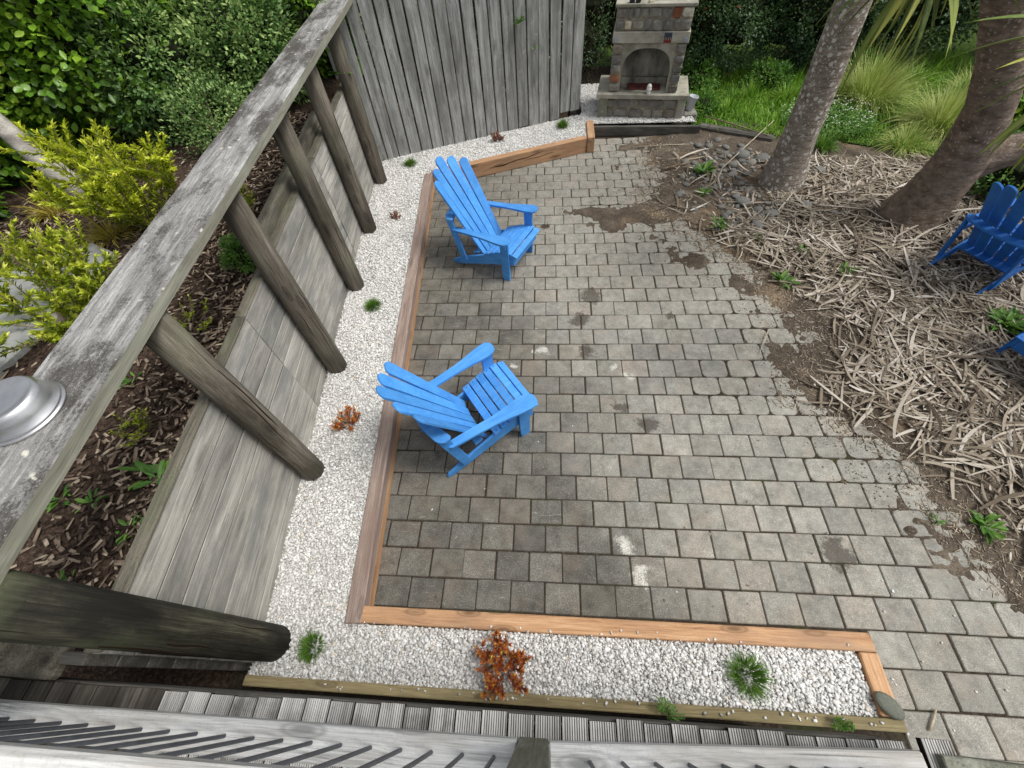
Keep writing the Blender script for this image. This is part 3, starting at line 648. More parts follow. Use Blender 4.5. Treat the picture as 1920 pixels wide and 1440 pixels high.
# wall return under the deck
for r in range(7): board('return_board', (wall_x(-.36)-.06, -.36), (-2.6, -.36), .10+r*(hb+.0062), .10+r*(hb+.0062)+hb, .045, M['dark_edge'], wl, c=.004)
PL = [(-.255, 1), (.885, 2), (1.905, 3), (2.985, 4), (3.985, 5), (5.06, 6)]
ptxt = ['thick dark round pole beside the deck, nearest the deck railing', 'round timber pole second from the deck, under the handrail', 'round timber pole third from the deck, under the handrail', 'round timber pole third from the fence, under the handrail', 'round timber pole second from the fence, under the handrail', 'round brown timber pole standing against the fence corner']
for i, (y, n) in enumerate(PL):
    r = .086 if i else .098
    x = wall_x(y)+r*1.02
    h = 1.872
    pts = [(x, y, .1), (x, y, .5), (x, y, .9), (x, y, 1.3), (x, y, h)]
    me = tube('timber_pole', [(0, 0, p[2]-.1) for p in pts], [r*1.0, r*1.0, r*.985, r*.97, r*.96], 28, True, .012, True, i)
    o = link('timber_pole', me, None, M['pole'] if i else M['pole_dark'], (x, y, .1), (0, 0, i*1.3))
    for q in range(4):
        az = -i*1.3+R(random.uniform(-100, 40)); zz0 = random.uniform(.15, 1.0); hl = random.uniform(.25, .6); wq = random.uniform(.0012, .003)
        ol = []
        for t in np.linspace(0, 1, 14): ol.append((wq*math.sin(math.pi*t)+.004*math.sin(t*7+q), zz0+hl*t))
        for t in np.linspace(1, 0, 14): ol.append((-wq*math.sin(math.pi*t)-.0002+.004*math.sin(t*7+q), zz0+hl*t))
        link('split', extrude('split', ol, 'y', -.003, .0015), o, M['crack'], (math.cos(az)*r*.992, math.sin(az)*r*.992, 0), (0, 0, az-math.pi/2))
    tag(o, ptxt[i], 'pole', 'round poles carrying the handrail')
rx = lambda y: -.640-.0930*y
hr = empty('handrail', (rx(0), 0, 1.872)); tag(hr, 'wide weathered grey plank handrail with white lichen on top of the poles', 'handrail')
ya, yb = -.75, 7.4
dv = Vector((rx(yb)-rx(ya), yb-ya)); Ld = dv.length
P = []
for i in range(31):
    xx = Ld*i/30
    jz = random.uniform(-.002, .002); jy = random.uniform(-.003, .003)
    P.append([(xx, .002+jy, .0), (xx, jy, .056+jz), (xx, .006+jy, .062+jz), (xx, .07, .064), (xx, .2, .0645), (xx, .312+jy*2, .062+jz), (xx, .322+jy*2, .054), (xx, .322, .0)])
V = [p for r_ in P for p in r_]; F = []
for i in range(30):
    for s in range(8): F.append((i*8+s, i*8+(s+1) % 8, (i+1)*8+(s+1) % 8, (i+1)*8+s))
F += [tuple(range(8)), tuple(30*8+s for s in range(7, -1, -1))]
me = mesh('plank', V, F); bm = bmesh.new(); bm.from_mesh(me); bmesh.ops.recalc_face_normals(bm, faces=bm.faces); bm.to_mesh(me); bm.free()
me.materials.append(M['rail']); me.materials.append(M['rail_side'])
for p in me.polygons:
    if abs(p.normal.z) < .5: p.material_index = 1
o = link('plank', me, hr, None, Vector((rx(ya), ya, 1.872))-Vector(hr.location), (0, 0, math.atan2(dv.y, dv.x)))
bowl = lathe('upturned_bowl', [(.138, .0), (.140, .004), (.138, .009), (.131, .010), (.132, .013), (.130, .019), (.127, .022), (.121, .045), (.112, .072), (.106, .084), (.099, .089), (.094, .0895), (.091, .087), (.05, .0885), (.002, .089)], 64)
o = link('upturned_bowl', bowl, None, M['steel'], (-.905, .340, 1.9375)); tag(o, 'upturned stainless steel bowl sitting on the handrail', 'bowl')

# ------------------------------------------------------------------ deck and railing
DZ = 1.222
dk = empty('deck', (.6, -1.0, DZ-.03)); tag(dk, 'weathered ridged timber deck behind the white railing', 'deck')
nr = 10; bw = .0885; prof = []
st = bw/(nr+.6)
prof.append((-bw/2, -.028)); prof.append((-bw/2, -.001))
for i in range(nr):
    x0 = -bw/2+st*.3+i*st
    prof += [(x0+.0002, 0), (x0+st*.58, 0), (x0+st*.66, -.005), (x0+st*.94, -.005)]
prof += [(bw/2-.001, 0), (bw/2, -.001), (bw/2, -.028)]
dm = [extrude('deck_board', prof, 'y', -1.5, .0+e) for e in (0, .004, -.004)]
plain = cbox('plain_deck_board', -bw/2, bw/2, -1.5, 0, -.028, -.002, .002)
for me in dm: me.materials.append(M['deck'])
plain.materials.append(M['deck_dark'])
i = 0; x = -1.65
while x < 2.18:
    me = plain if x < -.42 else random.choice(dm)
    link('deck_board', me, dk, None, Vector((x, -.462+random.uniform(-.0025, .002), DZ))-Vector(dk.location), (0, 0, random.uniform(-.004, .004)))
    x += .0945+random.uniform(-.0006, .0012)
link('deck_board', dm[0], dk, None, Vector((2.285, -.452, DZ-.002))-Vector(dk.location), (0, 0, -.02))
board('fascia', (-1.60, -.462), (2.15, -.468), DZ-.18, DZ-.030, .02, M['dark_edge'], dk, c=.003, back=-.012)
board('light_blocker', (-1.7, -.52), (2.1, -.52), .0, DZ-.19, .02, M['dark_edge'], dk)  # added board closing the deck underside so light stays out of the gap
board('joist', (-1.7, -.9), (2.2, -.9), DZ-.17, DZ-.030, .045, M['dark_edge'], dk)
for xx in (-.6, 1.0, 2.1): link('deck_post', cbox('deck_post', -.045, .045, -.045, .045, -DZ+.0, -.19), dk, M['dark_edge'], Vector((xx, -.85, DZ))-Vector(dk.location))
o = board('timber_offcut', (-1.42, -.452), (-.93, -.455), DZ-.02, DZ+.035, .12, M['pole'], None, c=.012, jit=.008); tag(o, 'rough weathered timber offcut beside the end of the deck', 'timber')

rl = empty('deck_railing', (.95, -.567, DZ)); tag(rl, 'silver white timber railing with dark metal rods along the deck edge', 'railing')
RL = Vector(rl.location)
for (xa, xb) in ((-1.6, .898), (1.006, 2.14)):
    board('bottom_rail', (xa, -.621), (xb, -.619 if xb < 1 else -.576), 1.292, 1.362, .100, M['silver'], rl, c=.005)
    board('handrail', (xa, -.640), (xb+.06, -.640), 2.262, 2.305, .150, M['silver'], rl, c=.008)
rod = tube('baluster', [(0, 0, 0), (0, 0, .925)], [.0062, .0062], 10)
rod.materials.append(M['rod'])
x = -1.5
while x < 2.12:
    if not (.86 < x < 1.05): link('baluster', rod, rl, None, Vector((x, -.567+.040*max(0, x-1), 1.352))-RL)
    x += .1012
link('post', cbox('post', -.05, .05, -.05, .05, 0, 1.05, .004), rl, M['deckpost'], Vector((.952, -.573, DZ+.001))-RL)
link('post', cbox('post', -.05, .05, -.05, .05, -1.0, 1.05, .004), rl, M['deckpost'], Vector((2.21, -.60, DZ))-RL)
o = board('low_beam', (2.262, -.548), (3.7, -.62), 1.13, 1.25, .06, M['deckpost'], rl, c=.004)

# ------------------------------------------------------------------ fence
f0 = Vector((1.462, 6.785)); f1 = Vector((-1.86, 5.40)); fd = (f1-f0).normalized(); fn = Vector((-fd.y, fd.x))
ang = math.atan2(-fd.y, -fd.x)
fe = empty('paling_fence', (0.0, 6.18, .15)); tag(fe, 'tall silver grey fence of vertical palings with dark gaps', 'fence')
FL = Vector(fe.location)
pm = []
for i in range(6):
    P = boxpts(-.0725, .0725, 0, .022, 0, 1.9, .0025)
    e1, e2 = random.uniform(-.006, .006), random.uniform(-.006, .006)
    pm.append(hull('paling', [(x+(e1 if z > .9 else e2)*(1 if x > 0 else -1)*.6, y, z) for x, y, z in P])); pm[-1].materials.append(M['fence'])
for i in range(20):
    c = f0+fd*(.0775+i*.166)
    zb = .165+random.uniform(-.012, .02)+(.085 if i in (0, 1) else .02 if i == 2 else 0)-(.012 if i > 8 else 0)
    link('paling', pm[i % 6], fe, None, Vector((c.x+random.uniform(-.002, .002), c.y+random.uniform(-.004, .004), zb))-FL, (random.uniform(-.004, .004), random.uniform(-.006, .006), ang))
for z in (.42, 1.1, 1.78):
    a = f0-fn*.03; b = f1-fn*.03
    board('fence_rail', (a.x, a.y+.062), (b.x, b.y+.062), z, z+.07, .045, M['fence_dark'], fe, back=-.045)
for t in (.06, 1.6, 3.2):
    c = f0+fd*t; link('fence_post', cbox('fence_post', -.05, .05, .085, .185, -.15, 1.9), fe, M['fence_dark'], Vector((c.x, c.y, .1))-FL, (0, 0, ang))

# ------------------------------------------------------------------ fireplace
fa = math.atan2(6.506-6.657, 2.80-1.85)
fp = empty('stone_fireplace', (1.84, 6.655, .12), fa); tag(fp, 'outdoor rubble stone fireplace with arched opening and concrete hearth slab', 'fireplace')
# local: x along the front, y into the depth, z up from .12
def fb(name, x0, x1, y0, y1, z0, z1, mat, c=.006): return link(name, cbox(name, x0, x1, y0, y1, z0-.12, z1-.12, c), fp, mat)
FWd = .965
def rock(sx, sy, sz, seed):
    r_ = random.Random(seed); P = []
    for ix in (-1, 1):
        for iz in (-1, 1):
            cx, cz = r_.uniform(.12, .55), r_.uniform(.12, .55)
            P += [(ix*.5*sx*(1-cx*.9), 0, iz*.5*sz), (ix*.5*sx, 0, iz*.5*sz*(1-cz*.9))]
    Q = [(x*r_.uniform(.94, 1), .03, z*r_.uniform(.94, 1)) for x, y, z in P]
    Q2 = [(x*.93, -sy*r_.uniform(.35, .8), z*.92) for x, y, z in P]
    Q3 = [(x*r_.uniform(.45, .75), -sy*r_.uniform(.8, 1.15), z*r_.uniform(.45, .75)) for x, y, z in P]
    return hull('stone', Q+Q2+Q3)  # rounded face, irregular outline
def stones(x0, x1, z0, z1, cols, rows, y=0.0, seed=0, special={}):
    r_ = random.Random(seed)
    hs_ = (z1-z0)/rows
    for r in range(rows):
        ws = [r_.uniform(.6, 1.5) for _ in range(cols)]; t = sum(ws); x = x0
        for i, w_ in enumerate(ws):
            wd = w_/t*(x1-x0); key = (r, i)
            mt = M[special.get(key, 'rubble')]
            hz = hs_*r_.uniform(.86, 1.12)
            o = link('stone', rock(wd-.010, .022, hz-.010, seed*100+r*20+i), fp, mt, (x+wd/2, y, z0+hs_*(r+.5)-.12+r_.uniform(-.004, .004)), (0, r_.uniform(-.04, .04), 0))
            x += wd
# plinth
fb('plinth_core', .03, FWd+.05, .035, .62, .10, .425, M['mortar'])
stones(.0, FWd+.03, .16, .42, 6, 2, .03, 1, {(0, 1): 'rubble_pale'} if False else {})
fb('plinth_pier', -.105, .02, .004, .60, .10, .424, M['concrete']); fb('plinth_pier', FWd-.02+.06, FWd+.105+.04, .0, .60, .10, .424, M['concrete'])
fb('hearth_slab', -.15, FWd+.165, -.035, .66, .428, .490, M['concrete'], .008)
# pillars and arch
fb('pillar_core', .012, .15, .05, .60, .492, 1.06, M['mortar']); fb('pillar_core', FWd-.15, FWd-.008, .05, .60, .492, 1.06, M['mortar'])
stones(.0, .150, .495, 1.055, 1, 5, .045, 3, {(1, 0): 'rubble_rust'}); stones(FWd-.135, FWd, .495, 1.055, 1, 5, .045, 4)
arc = []
ax0, ax1 = .155, FWd-.155; cxm = (ax0+ax1)/2; rw = (ax1-ax0)/2
out = [(.125, .372), (.125, .94)] ; outl = [(ax0-.012, .492-.12), (ax0-.03, 1.06-.12), (ax1+.03, 1.06-.12), (ax1+.012, .492-.12), (ax1-.006, .492-.12)]
for i in range(0, 25):
    a = math.pi*i/24; sgn = math.cos(a); ex = abs(sgn)**.75*(1 if sgn > 0 else -1)
    outl.append((cxm+(rw-.008)*ex, .62+.285*abs(math.sin(a))**.75-.02))
outl.append((ax0+.006, .492-.12))
link('arch', extrude('arch', outl, 'y', .052, .13), fp, M['concrete'])
fb('firebox_back', .14, FWd-.14, .36, .585, .492, 1.058, M['soot']); fb('firebox_ledge', .155, FWd-.155, .30, .358, .492, .585, M['soot'])
fb('firebox_floor', .155, FWd-.155, .06, .296, .4905, .497, M['soot'], .001)
for i in range(3): fb('floor_tile', .27+i*.155, .27+i*.155+.150, .10, .285, .4985, .520, M['redtile'], .004)
fb('lintel', -.008, FWd+.006, .028, .60, 1.062, 1.188, M['concrete'], .008)
fb('chimney_core', .01, FWd-.01, .055, .60, 1.19, 1.432, M['mortar'])
stones(.005, FWd-.005, 1.196, 1.430, 8, 2, .05, 7, {(0, 1): 'rubble_pale', (1, 6): 'rubble_rust', (1, 7): 'rubble_pale'})
fb('top_slab', -.012, FWd+.02, .02, .66, 1.434, 1.470, M['concrete'], .006)
fb('chimney_stack', .26, FWd-.24, .24, .60, 1.472, 1.62, M['concrete'], .01)
link('painted_tile', cbox('painted_tile', -.048, .048, -.006, 0, -.055, .055, .002), fp, M['plaque'], (.70, .0275, 1.124-.12))
for (bx, bz) in ((.04, 1.10), (FWd-.035, 1.10)): link('bolt_plate', cbox('bolt_plate', -.022, .022, -.005, 0, -.022, .022, .002), fp, M['bolt'], (bx, .0275, bz-.12))
for (bx, bz) in ((-.05, .25), (FWd+.085, .25)): link('bolt_plate', cbox('bolt_plate', -.014, .014, -.004, 0, -.014, .014, .002), fp, M['bolt'], (bx, -.0005, bz-.12))
fpM = Matrix.Translation((1.84, 6.655, .12)) @ Matrix.Rotation(fa, 4, 'Z')
def fpw(x, y, z): return tuple(fpM @ Vector((x, y, z-.12)))
orn = lathe('ceramic_ornament', [(.026, 0), (.030, .004), (.030, .014), (.022, .022), (.026, .034), (.036, .044), (.038, .056), (.034, .064), (.034, .080), (.031, .098), (.022, .112), (.010, .119), (.001, .120)], 24)
o = link('ceramic_ornament', orn, None, M['ceramic'], fpw(.575, .01, .4905)); tag(o, 'small white ceramic ornament on the hearth slab', 'ornament')
for (ex, ez) in ((-.012, .088), (.012, .088)): link('eye', lathe('eye', [(.001, -.003), (.005, 0), (.001, .003)], 8), o, M['black'], (ex, -.031, ez), (R(90), 0, 0))
pot = lathe('candle_pot', [(.028, 0), (.034, .01), (.036, .05), (.031, .055), (.028, .02), (.001, .018)], 20)
for i, xx in enumerate((.185, .262)):
    o = link('candle_pot', pot, None, M['black'], fpw(xx, .07, 1.471)); tag(o, 'small black pot standing on the fireplace top slab', 'pot', 'pots on the fireplace top')
o = link('chimney_stone', rock(.07, .03, .05, 77), None, M['rubble_pale'], fpw(.42, .06, 1.478), (R(-90), 0, .3)); tag(o, 'small pale stone on the fireplace top slab', 'stone')
bk = [(-.05, 0), (.05, 0), (.075, .19), (-.075, .19)]
me = lathe('plastic_tub', [(.062, 0), (.066, .004), (.085, .185), (.092, .19), (.092, .20), (.082, .20), (.062, .01), (.001, .008)], 28)
o = link('plastic_tub', me, None, M['plastic'], fpw(FWd+.235, .20, .217), (0, R(10), 0), (.78, .78, .9)); tag(o, 'grey plastic tub against the side of the fireplace', 'tub')
rb = link('tub_stone', cbox('tub_stone', -.10, .10, -.10, .10, 0, .13, .02), None, M['rubble'], fpw(FWd+.25, .18, .085)); tag(rb, 'low stone block under the plastic tub', 'stone')

# ------------------------------------------------------------------ upper terrace behind the wall
n1, n2 = 60, 60
ux = np.linspace(0, 1, n1); uy = np.linspace(-.34, 9.0, n2); V = []
for yy in uy:
    for t in ux:
        xx = wall_x(yy)-.05-t*t*12
        V.append((xx, yy, 1.20+.02*math.sin(xx*3+yy)+.05*t+.03*(float(fbm(np.array([xx*2.1]), np.array([yy*2.1]))[0])-.5)*(1 if t > 0 else 0)))
F = [(j*n1+i, j*n1+i+1, (j+1)*n1+i+1, (j+1)*n1+i) for j in range(n2-1) for i in range(n1-1)]
tag(link('terrace_ground', mesh('terrace_ground', V, F, True), None, M['mulch_soil']), kind='structure')
# fence return side of the terrace is held by ground; concrete path
pp = [(-2.40, 1.0), (-2.30, 1.6), (-2.36, 2.18), (-2.62, 2.30), (-2.95, 2.05), (-3.4, 1.9), (-4.2, 1.2), (-3.6, .5)]
tag(link('garden_path', extrude('garden_path', pp, 'z', 1.15, 1.262), None, M['path']), kind='structure')
# bark chips
n = 13000
yy = rng.uniform(-.33, 4.6, n); tt = rng.random(n)**1.4*2.6; xx = wall_x(yy)-.055-tt
kp = ~inpoly(pp, xx, yy); xx, yy = xx[kp], yy[kp]; n = len(xx)
TT = cube[None]*rng.uniform(.6, 1.0, (n, 8, 3))
ln = rng.uniform(.012, .045, n)*np.where(rng.random(n) < .15, 1.6, 1); wd = np.minimum(rng.uniform(.004, .011, n), ln*.5); th = rng.uniform(.0015, .004, n)
m = frames(randdir(n, 0, .28), randdir(n, 1.2, .4))*np.stack([ln, wd, th], -1)[:, None, :]
o = link('bark_mulch', instance('bark_mulch', TT, CF, m, np.stack([xx, yy, 1.212+rng.uniform(-.005, .03, n)], -1), rng.random(n)**1.3), None, M['mulch']); tag(o, 'brown bark chip mulch on the raised bed behind the wall', 'mulch', kind='stuff')

# driftwood pole
lp = [(-3.22, 3.08, 1.20), (-3.36, 3.13, 1.36), (-3.50, 3.19, 1.56), (-3.66, 3.27, 1.80), (-3.85, 3.34, 2.05)]
o = link('driftwood_log', tube('driftwood_log', [Vector(p)-Vector(lp[0]) for p in lp], [.115, .105, .085, .075, .07], 14, True, .12, True, 5), None, M['log'], lp[0]); tag(o, 'bleached grey driftwood log leaning against the hedge', 'log')

# ------------------------------------------------------------------ plant builders
def sprig_shrub(name, label, cat, base, height, spread, nst, mat, leaf=(.022, .008), per=70, seed=0, group=None, lean=(0, 0), stem_w=.006, branch=3, up=.9, bare=.15, hue=1.0):
    r_ = np.random.default_rng(seed); rr = random.Random(seed)
    root = empty(name, base); tag(root, label, cat, group)
    stems = []; SV = []; SF = []
    for s in range(nst):
        a = rr.uniform(0, 6.283); sp = math.sqrt(rr.random())*spread; h = height*rr.uniform(.55, 1.0)*(1-.35*(sp/spread)**2)
        tip = Vector((math.cos(a)*sp+lean[0]*h, math.sin(a)*sp+lean[1]*h, h)); b0 = Vector((math.cos(a)*sp*.12, math.sin(a)*sp*.12, -.02))
        mid = b0.lerp(tip, .5)+Vector((math.cos(a)*sp*.15, math.sin(a)*sp*.15, -h*.05))
        stems.append((b0, mid, tip, 1.0))
        for b in range(branch):
            t = rr.uniform(.35, .85); p = b0.lerp(mid, t*2) if t < .5 else mid.lerp(tip, t*2-1)
            dr = Vector((rr.uniform(-1, 1), rr.uniform(-1, 1), rr.uniform(.3, 1.0))).normalized()*h*rr.uniform(.22, .42)
            stems.append((p, p+dr*.55, p+dr, .55))
    lp_, ld_, lu_, lt_ = [], [], [], []
    for (a, b, c, wgt) in stems:
        k_ = len(SV); dr = (c-a).normalized(); u = dr.orthogonal().normalized(); v_ = dr.cross(u)
        for p, w_ in ((a, stem_w*wgt), (b, stem_w*.7*wgt), (c, stem_w*.3*wgt)):
            for q in range(4): SV.append(p+(u*math.cos(q*1.571)+v_*math.sin(q*1.571))*w_)
        for i in range(2):
            for q in range(4): SF.append((k_+i*4+q, k_+i*4+(q+1) % 4, k_+(i+1)*4+(q+1) % 4, k_+(i+1)*4+q))
        n_ = int(per*(1.0 if wgt == 1 else .55))
        t = r_.uniform(bare if wgt == 1 else .1, 1.0, n_)
        A, B, Cc = (np.array(p) for p in (a, b, c))
        p = np.where(t[:, None] < .5, A+(B-A)*(t*2)[:, None], B+(Cc-B)*(t*2-1)[:, None])
        ph = t*n_*2.4; rad = np.stack([np.cos(ph), np.sin(ph), 0*ph], -1)
        ax = np.array(dr); rad = rad-ax*(rad@ax)[:, None]
        d_ = norm(rad+ax*up*(.6+.9*t)[:, None]+r_.normal(0, .18, (n_, 3)))
        lp_.append(p); ld_.append(d_); lu_.append(norm(np.tile(ax, (n_, 1))+np.array([0, 0, .4])+r_.normal(0, .15, (n_, 3)))); lt_.append(t)
    P_, D_, U_, T_ = (np.concatenate(q) for q in (lp_, ld_, lu_, lt_)); n_ = len(P_)
    link('stems', mesh('stems', SV, SF), root, M['twig'])
    rn = np.clip(.15+.6*T_**1.5*hue+r_.normal(0, .22, n_), 0, 1)
    leaves('foliage', P_, D_, U_, r_.uniform(.7, 1.25, n_)*leaf[0], r_.uniform(.75, 1.2, n_)*leaf[1], rn, mat, root, 'dia')
    return root
def tuft(name, label, cat, base, n, h, spread, wd, mat, bend=.5, seed=0, group=None, out=.5):
    global rng
    r_ = np.random.default_rng(seed); root = empty(name, base); tag(root, label, cat, group)
    a = r_.uniform(0, 6.283, n); rad = np.sqrt(r_.random(n))
    p = np.stack([np.cos(a)*rad*spread*.35, np.sin(a)*rad*spread*.35, 0*a-.01], -1)
    d_ = norm(np.stack([np.cos(a)*rad*out, np.sin(a)*rad*out, np.ones(n)], -1)+r_.normal(0, .12, (n, 3)))
    blades('blades', p, d_, h*r_.uniform(.55, 1.1, n), wd*r_.uniform(.7, 1.3, n), bend*rad*r_.uniform(.5, 1.2, n), r_.random(n), mat, root)
    return root
def weed(name, label, base, n, size, seed=0, mat='weed', group=None, cat='weed'):
    r_ = np.random.default_rng(seed); root = empty(name, base); tag(root, label, cat, group)
    a = r_.uniform(0, 6.283, n); el = r_.uniform(.1, .9, n)
    d_ = norm(np.stack([np.cos(a), np.sin(a), el], -1))
    p = np.stack([np.cos(a)*.01, np.sin(a)*.01, 0*a+.004], -1)+r_.normal(0, .18*size, (n, 3))*np.array([1, 1, .15])
    p[:, 2] = np.abs(p[:, 2])
    leaves('foliage', p, d_, np.tile([0, 0, 1.0], (n, 1))+r_.normal(0, .2, (n, 3)), size*r_.uniform(.5, 1.1, n), size*.28*r_.uniform(.7, 1.2, n), r_.random(n), M[mat], root)
    return root
def bush(name, label, base, rad, nclump, perclump, leaf, mat, seed=0, cat='shrub', group=None, tmpl='oval', clumpr=.16, inner=True, face=None, flowers=0, upw=.35, shoots=0):
    """leafy crown: clumps over an ellipsoid, with a dark heart and stems"""
    r_ = np.random.default_rng(seed); root = empty(name, base); tag(root, label, cat, group)
    rad = np.array(rad); ctr = np.array([0, 0, rad[2]*.95])
    dirs = norm(r_.normal(0, 1, (nclump*3, 3)))
    if face is not None:
        f_ = norm(np.array(face)); kp_ = (dirs@f_) > -.25; dirs = dirs[kp_]
    dirs = dirs[:nclump]; nclump = len(dirs)
    cr = r_.uniform(.78, 1.08, nclump)[:, None]
    cc = ctr+dirs*rad*cr; cc[:, 2] = np.maximum(cc[:, 2], .05)
    n_ = nclump*perclump
    own = np.repeat(np.arange(nclump), perclump)
    off = r_.normal(0, 1, (n_, 3)); off = norm(off)*(r_.random(n_)**.5)[:, None]*clumpr
    p = cc[own]+off; p[:, 2] = np.maximum(p[:, 2], .03)
    d_ = norm(off/clumpr*.9+dirs[own]*.8+np.array([0, 0, upw])*.4+r_.normal(0, .45, (n_, 3)))
    u_ = norm(dirs[own]*.7+np.array([0, 0, .9])+r_.normal(0, .35, (n_, 3)))
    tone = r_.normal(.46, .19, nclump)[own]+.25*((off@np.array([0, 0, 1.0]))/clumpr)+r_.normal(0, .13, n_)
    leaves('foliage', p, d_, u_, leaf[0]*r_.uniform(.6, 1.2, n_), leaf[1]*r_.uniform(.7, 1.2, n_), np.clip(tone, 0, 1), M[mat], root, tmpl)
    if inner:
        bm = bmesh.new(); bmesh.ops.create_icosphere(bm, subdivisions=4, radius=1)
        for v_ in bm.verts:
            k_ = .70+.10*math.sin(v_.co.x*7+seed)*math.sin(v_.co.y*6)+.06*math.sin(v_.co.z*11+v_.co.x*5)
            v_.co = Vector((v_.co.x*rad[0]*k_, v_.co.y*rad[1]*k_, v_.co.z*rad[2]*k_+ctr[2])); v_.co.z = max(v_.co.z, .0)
        me = bpy.data.meshes.new('heart'); bm.to_mesh(me); bm.free(); link('heart', me, root, M['inner'])  # inner mass coloured dark to stand for shade within the crown
    SV = []; rr = random.Random(seed); tips = []
    for i in range(10):
        dd_ = dirs[rr.randrange(nclump)]; e = Vector(ctr+dd_*rad*.95); s0 = Vector((rr.uniform(-.1, .1), rr.uniform(-.1, .1), -.05)); tips.append((s0, s0.lerp(e, .5)+Vector((0, 0, .05)), e))
    sw_ = min(.012, float(min(rad))*.05); link('stems', join_tubes('stems', tips, sw_, sw_*.35), root, M['twig'])
    if flowers:
        q = r_.integers(0, nclump, flowers); fp_ = cc[q]+dirs[q]*clumpr*.8
        k7 = np.repeat(np.arange(flowers), 6); a7 = np.tile(np.arange(6)*1.047, flowers)
        d7 = norm(np.stack([np.cos(a7), np.sin(a7), 0*a7+.5], -1)+dirs[q][k7]*.7)
        fl_ = leaves('flowers', fp_[k7], d7, norm(dirs[q][k7]+.01), np.full(len(k7), .028), np.full(len(k7), .018), r_.random(len(k7)), M['flower'], root, 'dia'); tag(fl_, kind='stuff')
    return root
def join_tubes(name, curves, r0, r1, seg=5):
    V = []; F = []
    for pts in curves:
        n_ = len(pts); prev = None; k0 = len(V)
        for i, p in enumerate(pts):
            t = (pts[min(i+1, n_-1)]-pts[max(i-1, 0)]).normalized(); u = t.orthogonal().normalized() if prev is None else (prev-t*prev.dot(t)).normalized(); prev = u; w_ = t.cross(u)
            r = r0+(r1-r0)*i/(n_-1)
            for s in range(seg): a = 6.283*s/seg; V.append(p+u*math.cos(a)*r+w_*math.sin(a)*r)
        for i in range(n_-1):
            for s in range(seg): F.append((k0+i*seg+s, k0+i*seg+(s+1) % seg, k0+(i+1)*seg+(s+1) % seg, k0+(i+1)*seg+s))
    return mesh(name, V, F, True)

# ------------------------------------------------------------------ terrace plants
UZ = 1.215
GY = 'golden shrubs on the raised bed'
sprig_shrub('golden_shrub', 'tall bright golden shrub in front of the driftwood log', 'shrub', (-2.30, 2.60, UZ), .88, .48, 34, M['yellow'], (.046, .0145), 100, 1, GY, branch=4)
sprig_shrub('golden_shrub', 'broad golden shrub spreading over the concrete path', 'shrub', (-2.26, 1.42, UZ+.04), .60, .60, 34, M['yellow2'], (.042, .014), 85, 2, GY, branch=4)
sprig_shrub('golden_shrub', 'low golden-green shrub behind the wall between the third and fourth poles', 'shrub', (-1.42, 2.55, UZ), .40, .26, 12, M['yellow2'], (.026, .009), 60, 3, GY, branch=3)
sprig_shrub('golden_shrub', 'small golden shrub on the mulch below the handrail near the second pole', 'shrub', (-1.22, .66, UZ), .16, .12, 9, M['yellow2'], (.022, .009), 26, 4, GY, branch=2)
sprig_shrub('golden_shrub', 'thin golden shrub trailing under the handrail between the second and third poles', 'shrub', (-1.36, 1.42, UZ), .20, .22, 9, M['yellow2'], (.022, .009), 30, 5, GY, branch=2)
bush('green_cushion', 'dense fresh green cushion plant at the wall top by the third pole', (-1.20, 2.08, UZ), (.16, .15, .11), 60, 60, (.020, .012), 'weed', 6, 'plant', tmpl='dia', clumpr=.04)
for i, (x, y, s) in enumerate([(-1.0, .40, .10), (-1.43, .26, .05), (-1.25, .25, .05), (-.97, .12, .045), (-1.5, 1.0, .05), (-1.9, 1.9, .06), (-1.15, -.12, .04)]):
    weed('terrace_weed', 'dandelion weed with long jagged leaves at the wall top' if i == 0 else 'small green weed sprouting from the bark mulch', (x, y, UZ+.005), 12 if i == 0 else 14, s*1.4, 20+i, group=None if i == 0 else 'weeds in the bark mulch')
tuft('golden_grass', 'arching golden grass tuft below the driftwood log', 'grass', (-3.35, 2.80, UZ), 170, .34, .16, .006, M['goldgrass'], 1.0, 31, None, 1.2)
tuft('golden_grass', 'golden grass tuft at the foot of the tall golden shrub', 'grass', (-2.55, 2.42, UZ), 220, .34, .16, .006, M['goldgrass'], 1.0, 32, None, 1.2)
HG = 'hedge shrubs along the terrace'
face = (.75, -.6, .35)
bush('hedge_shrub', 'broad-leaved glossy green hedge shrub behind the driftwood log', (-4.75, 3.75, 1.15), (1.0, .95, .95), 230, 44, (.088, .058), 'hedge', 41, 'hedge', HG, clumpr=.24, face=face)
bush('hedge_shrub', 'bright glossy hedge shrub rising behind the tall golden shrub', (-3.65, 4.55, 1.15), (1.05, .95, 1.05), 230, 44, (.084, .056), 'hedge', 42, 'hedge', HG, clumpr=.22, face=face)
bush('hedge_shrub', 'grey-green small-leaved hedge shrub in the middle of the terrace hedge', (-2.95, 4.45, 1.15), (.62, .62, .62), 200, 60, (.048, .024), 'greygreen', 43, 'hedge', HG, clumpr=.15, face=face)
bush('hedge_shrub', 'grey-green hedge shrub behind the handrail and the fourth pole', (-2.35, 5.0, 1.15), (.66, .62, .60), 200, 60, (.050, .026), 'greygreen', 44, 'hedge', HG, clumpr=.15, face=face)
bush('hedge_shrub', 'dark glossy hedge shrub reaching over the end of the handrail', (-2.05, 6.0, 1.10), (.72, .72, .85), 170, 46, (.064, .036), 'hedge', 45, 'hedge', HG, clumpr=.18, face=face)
bush('hedge_shrub', 'tall hedge shrub behind the grey-green shrubs', (-3.0, 5.9, 1.15), (1.2, 1.0, 1.3), 120, 34, (.075, .048), 'hedge', 46, 'hedge', HG, clumpr=.22, face=face)
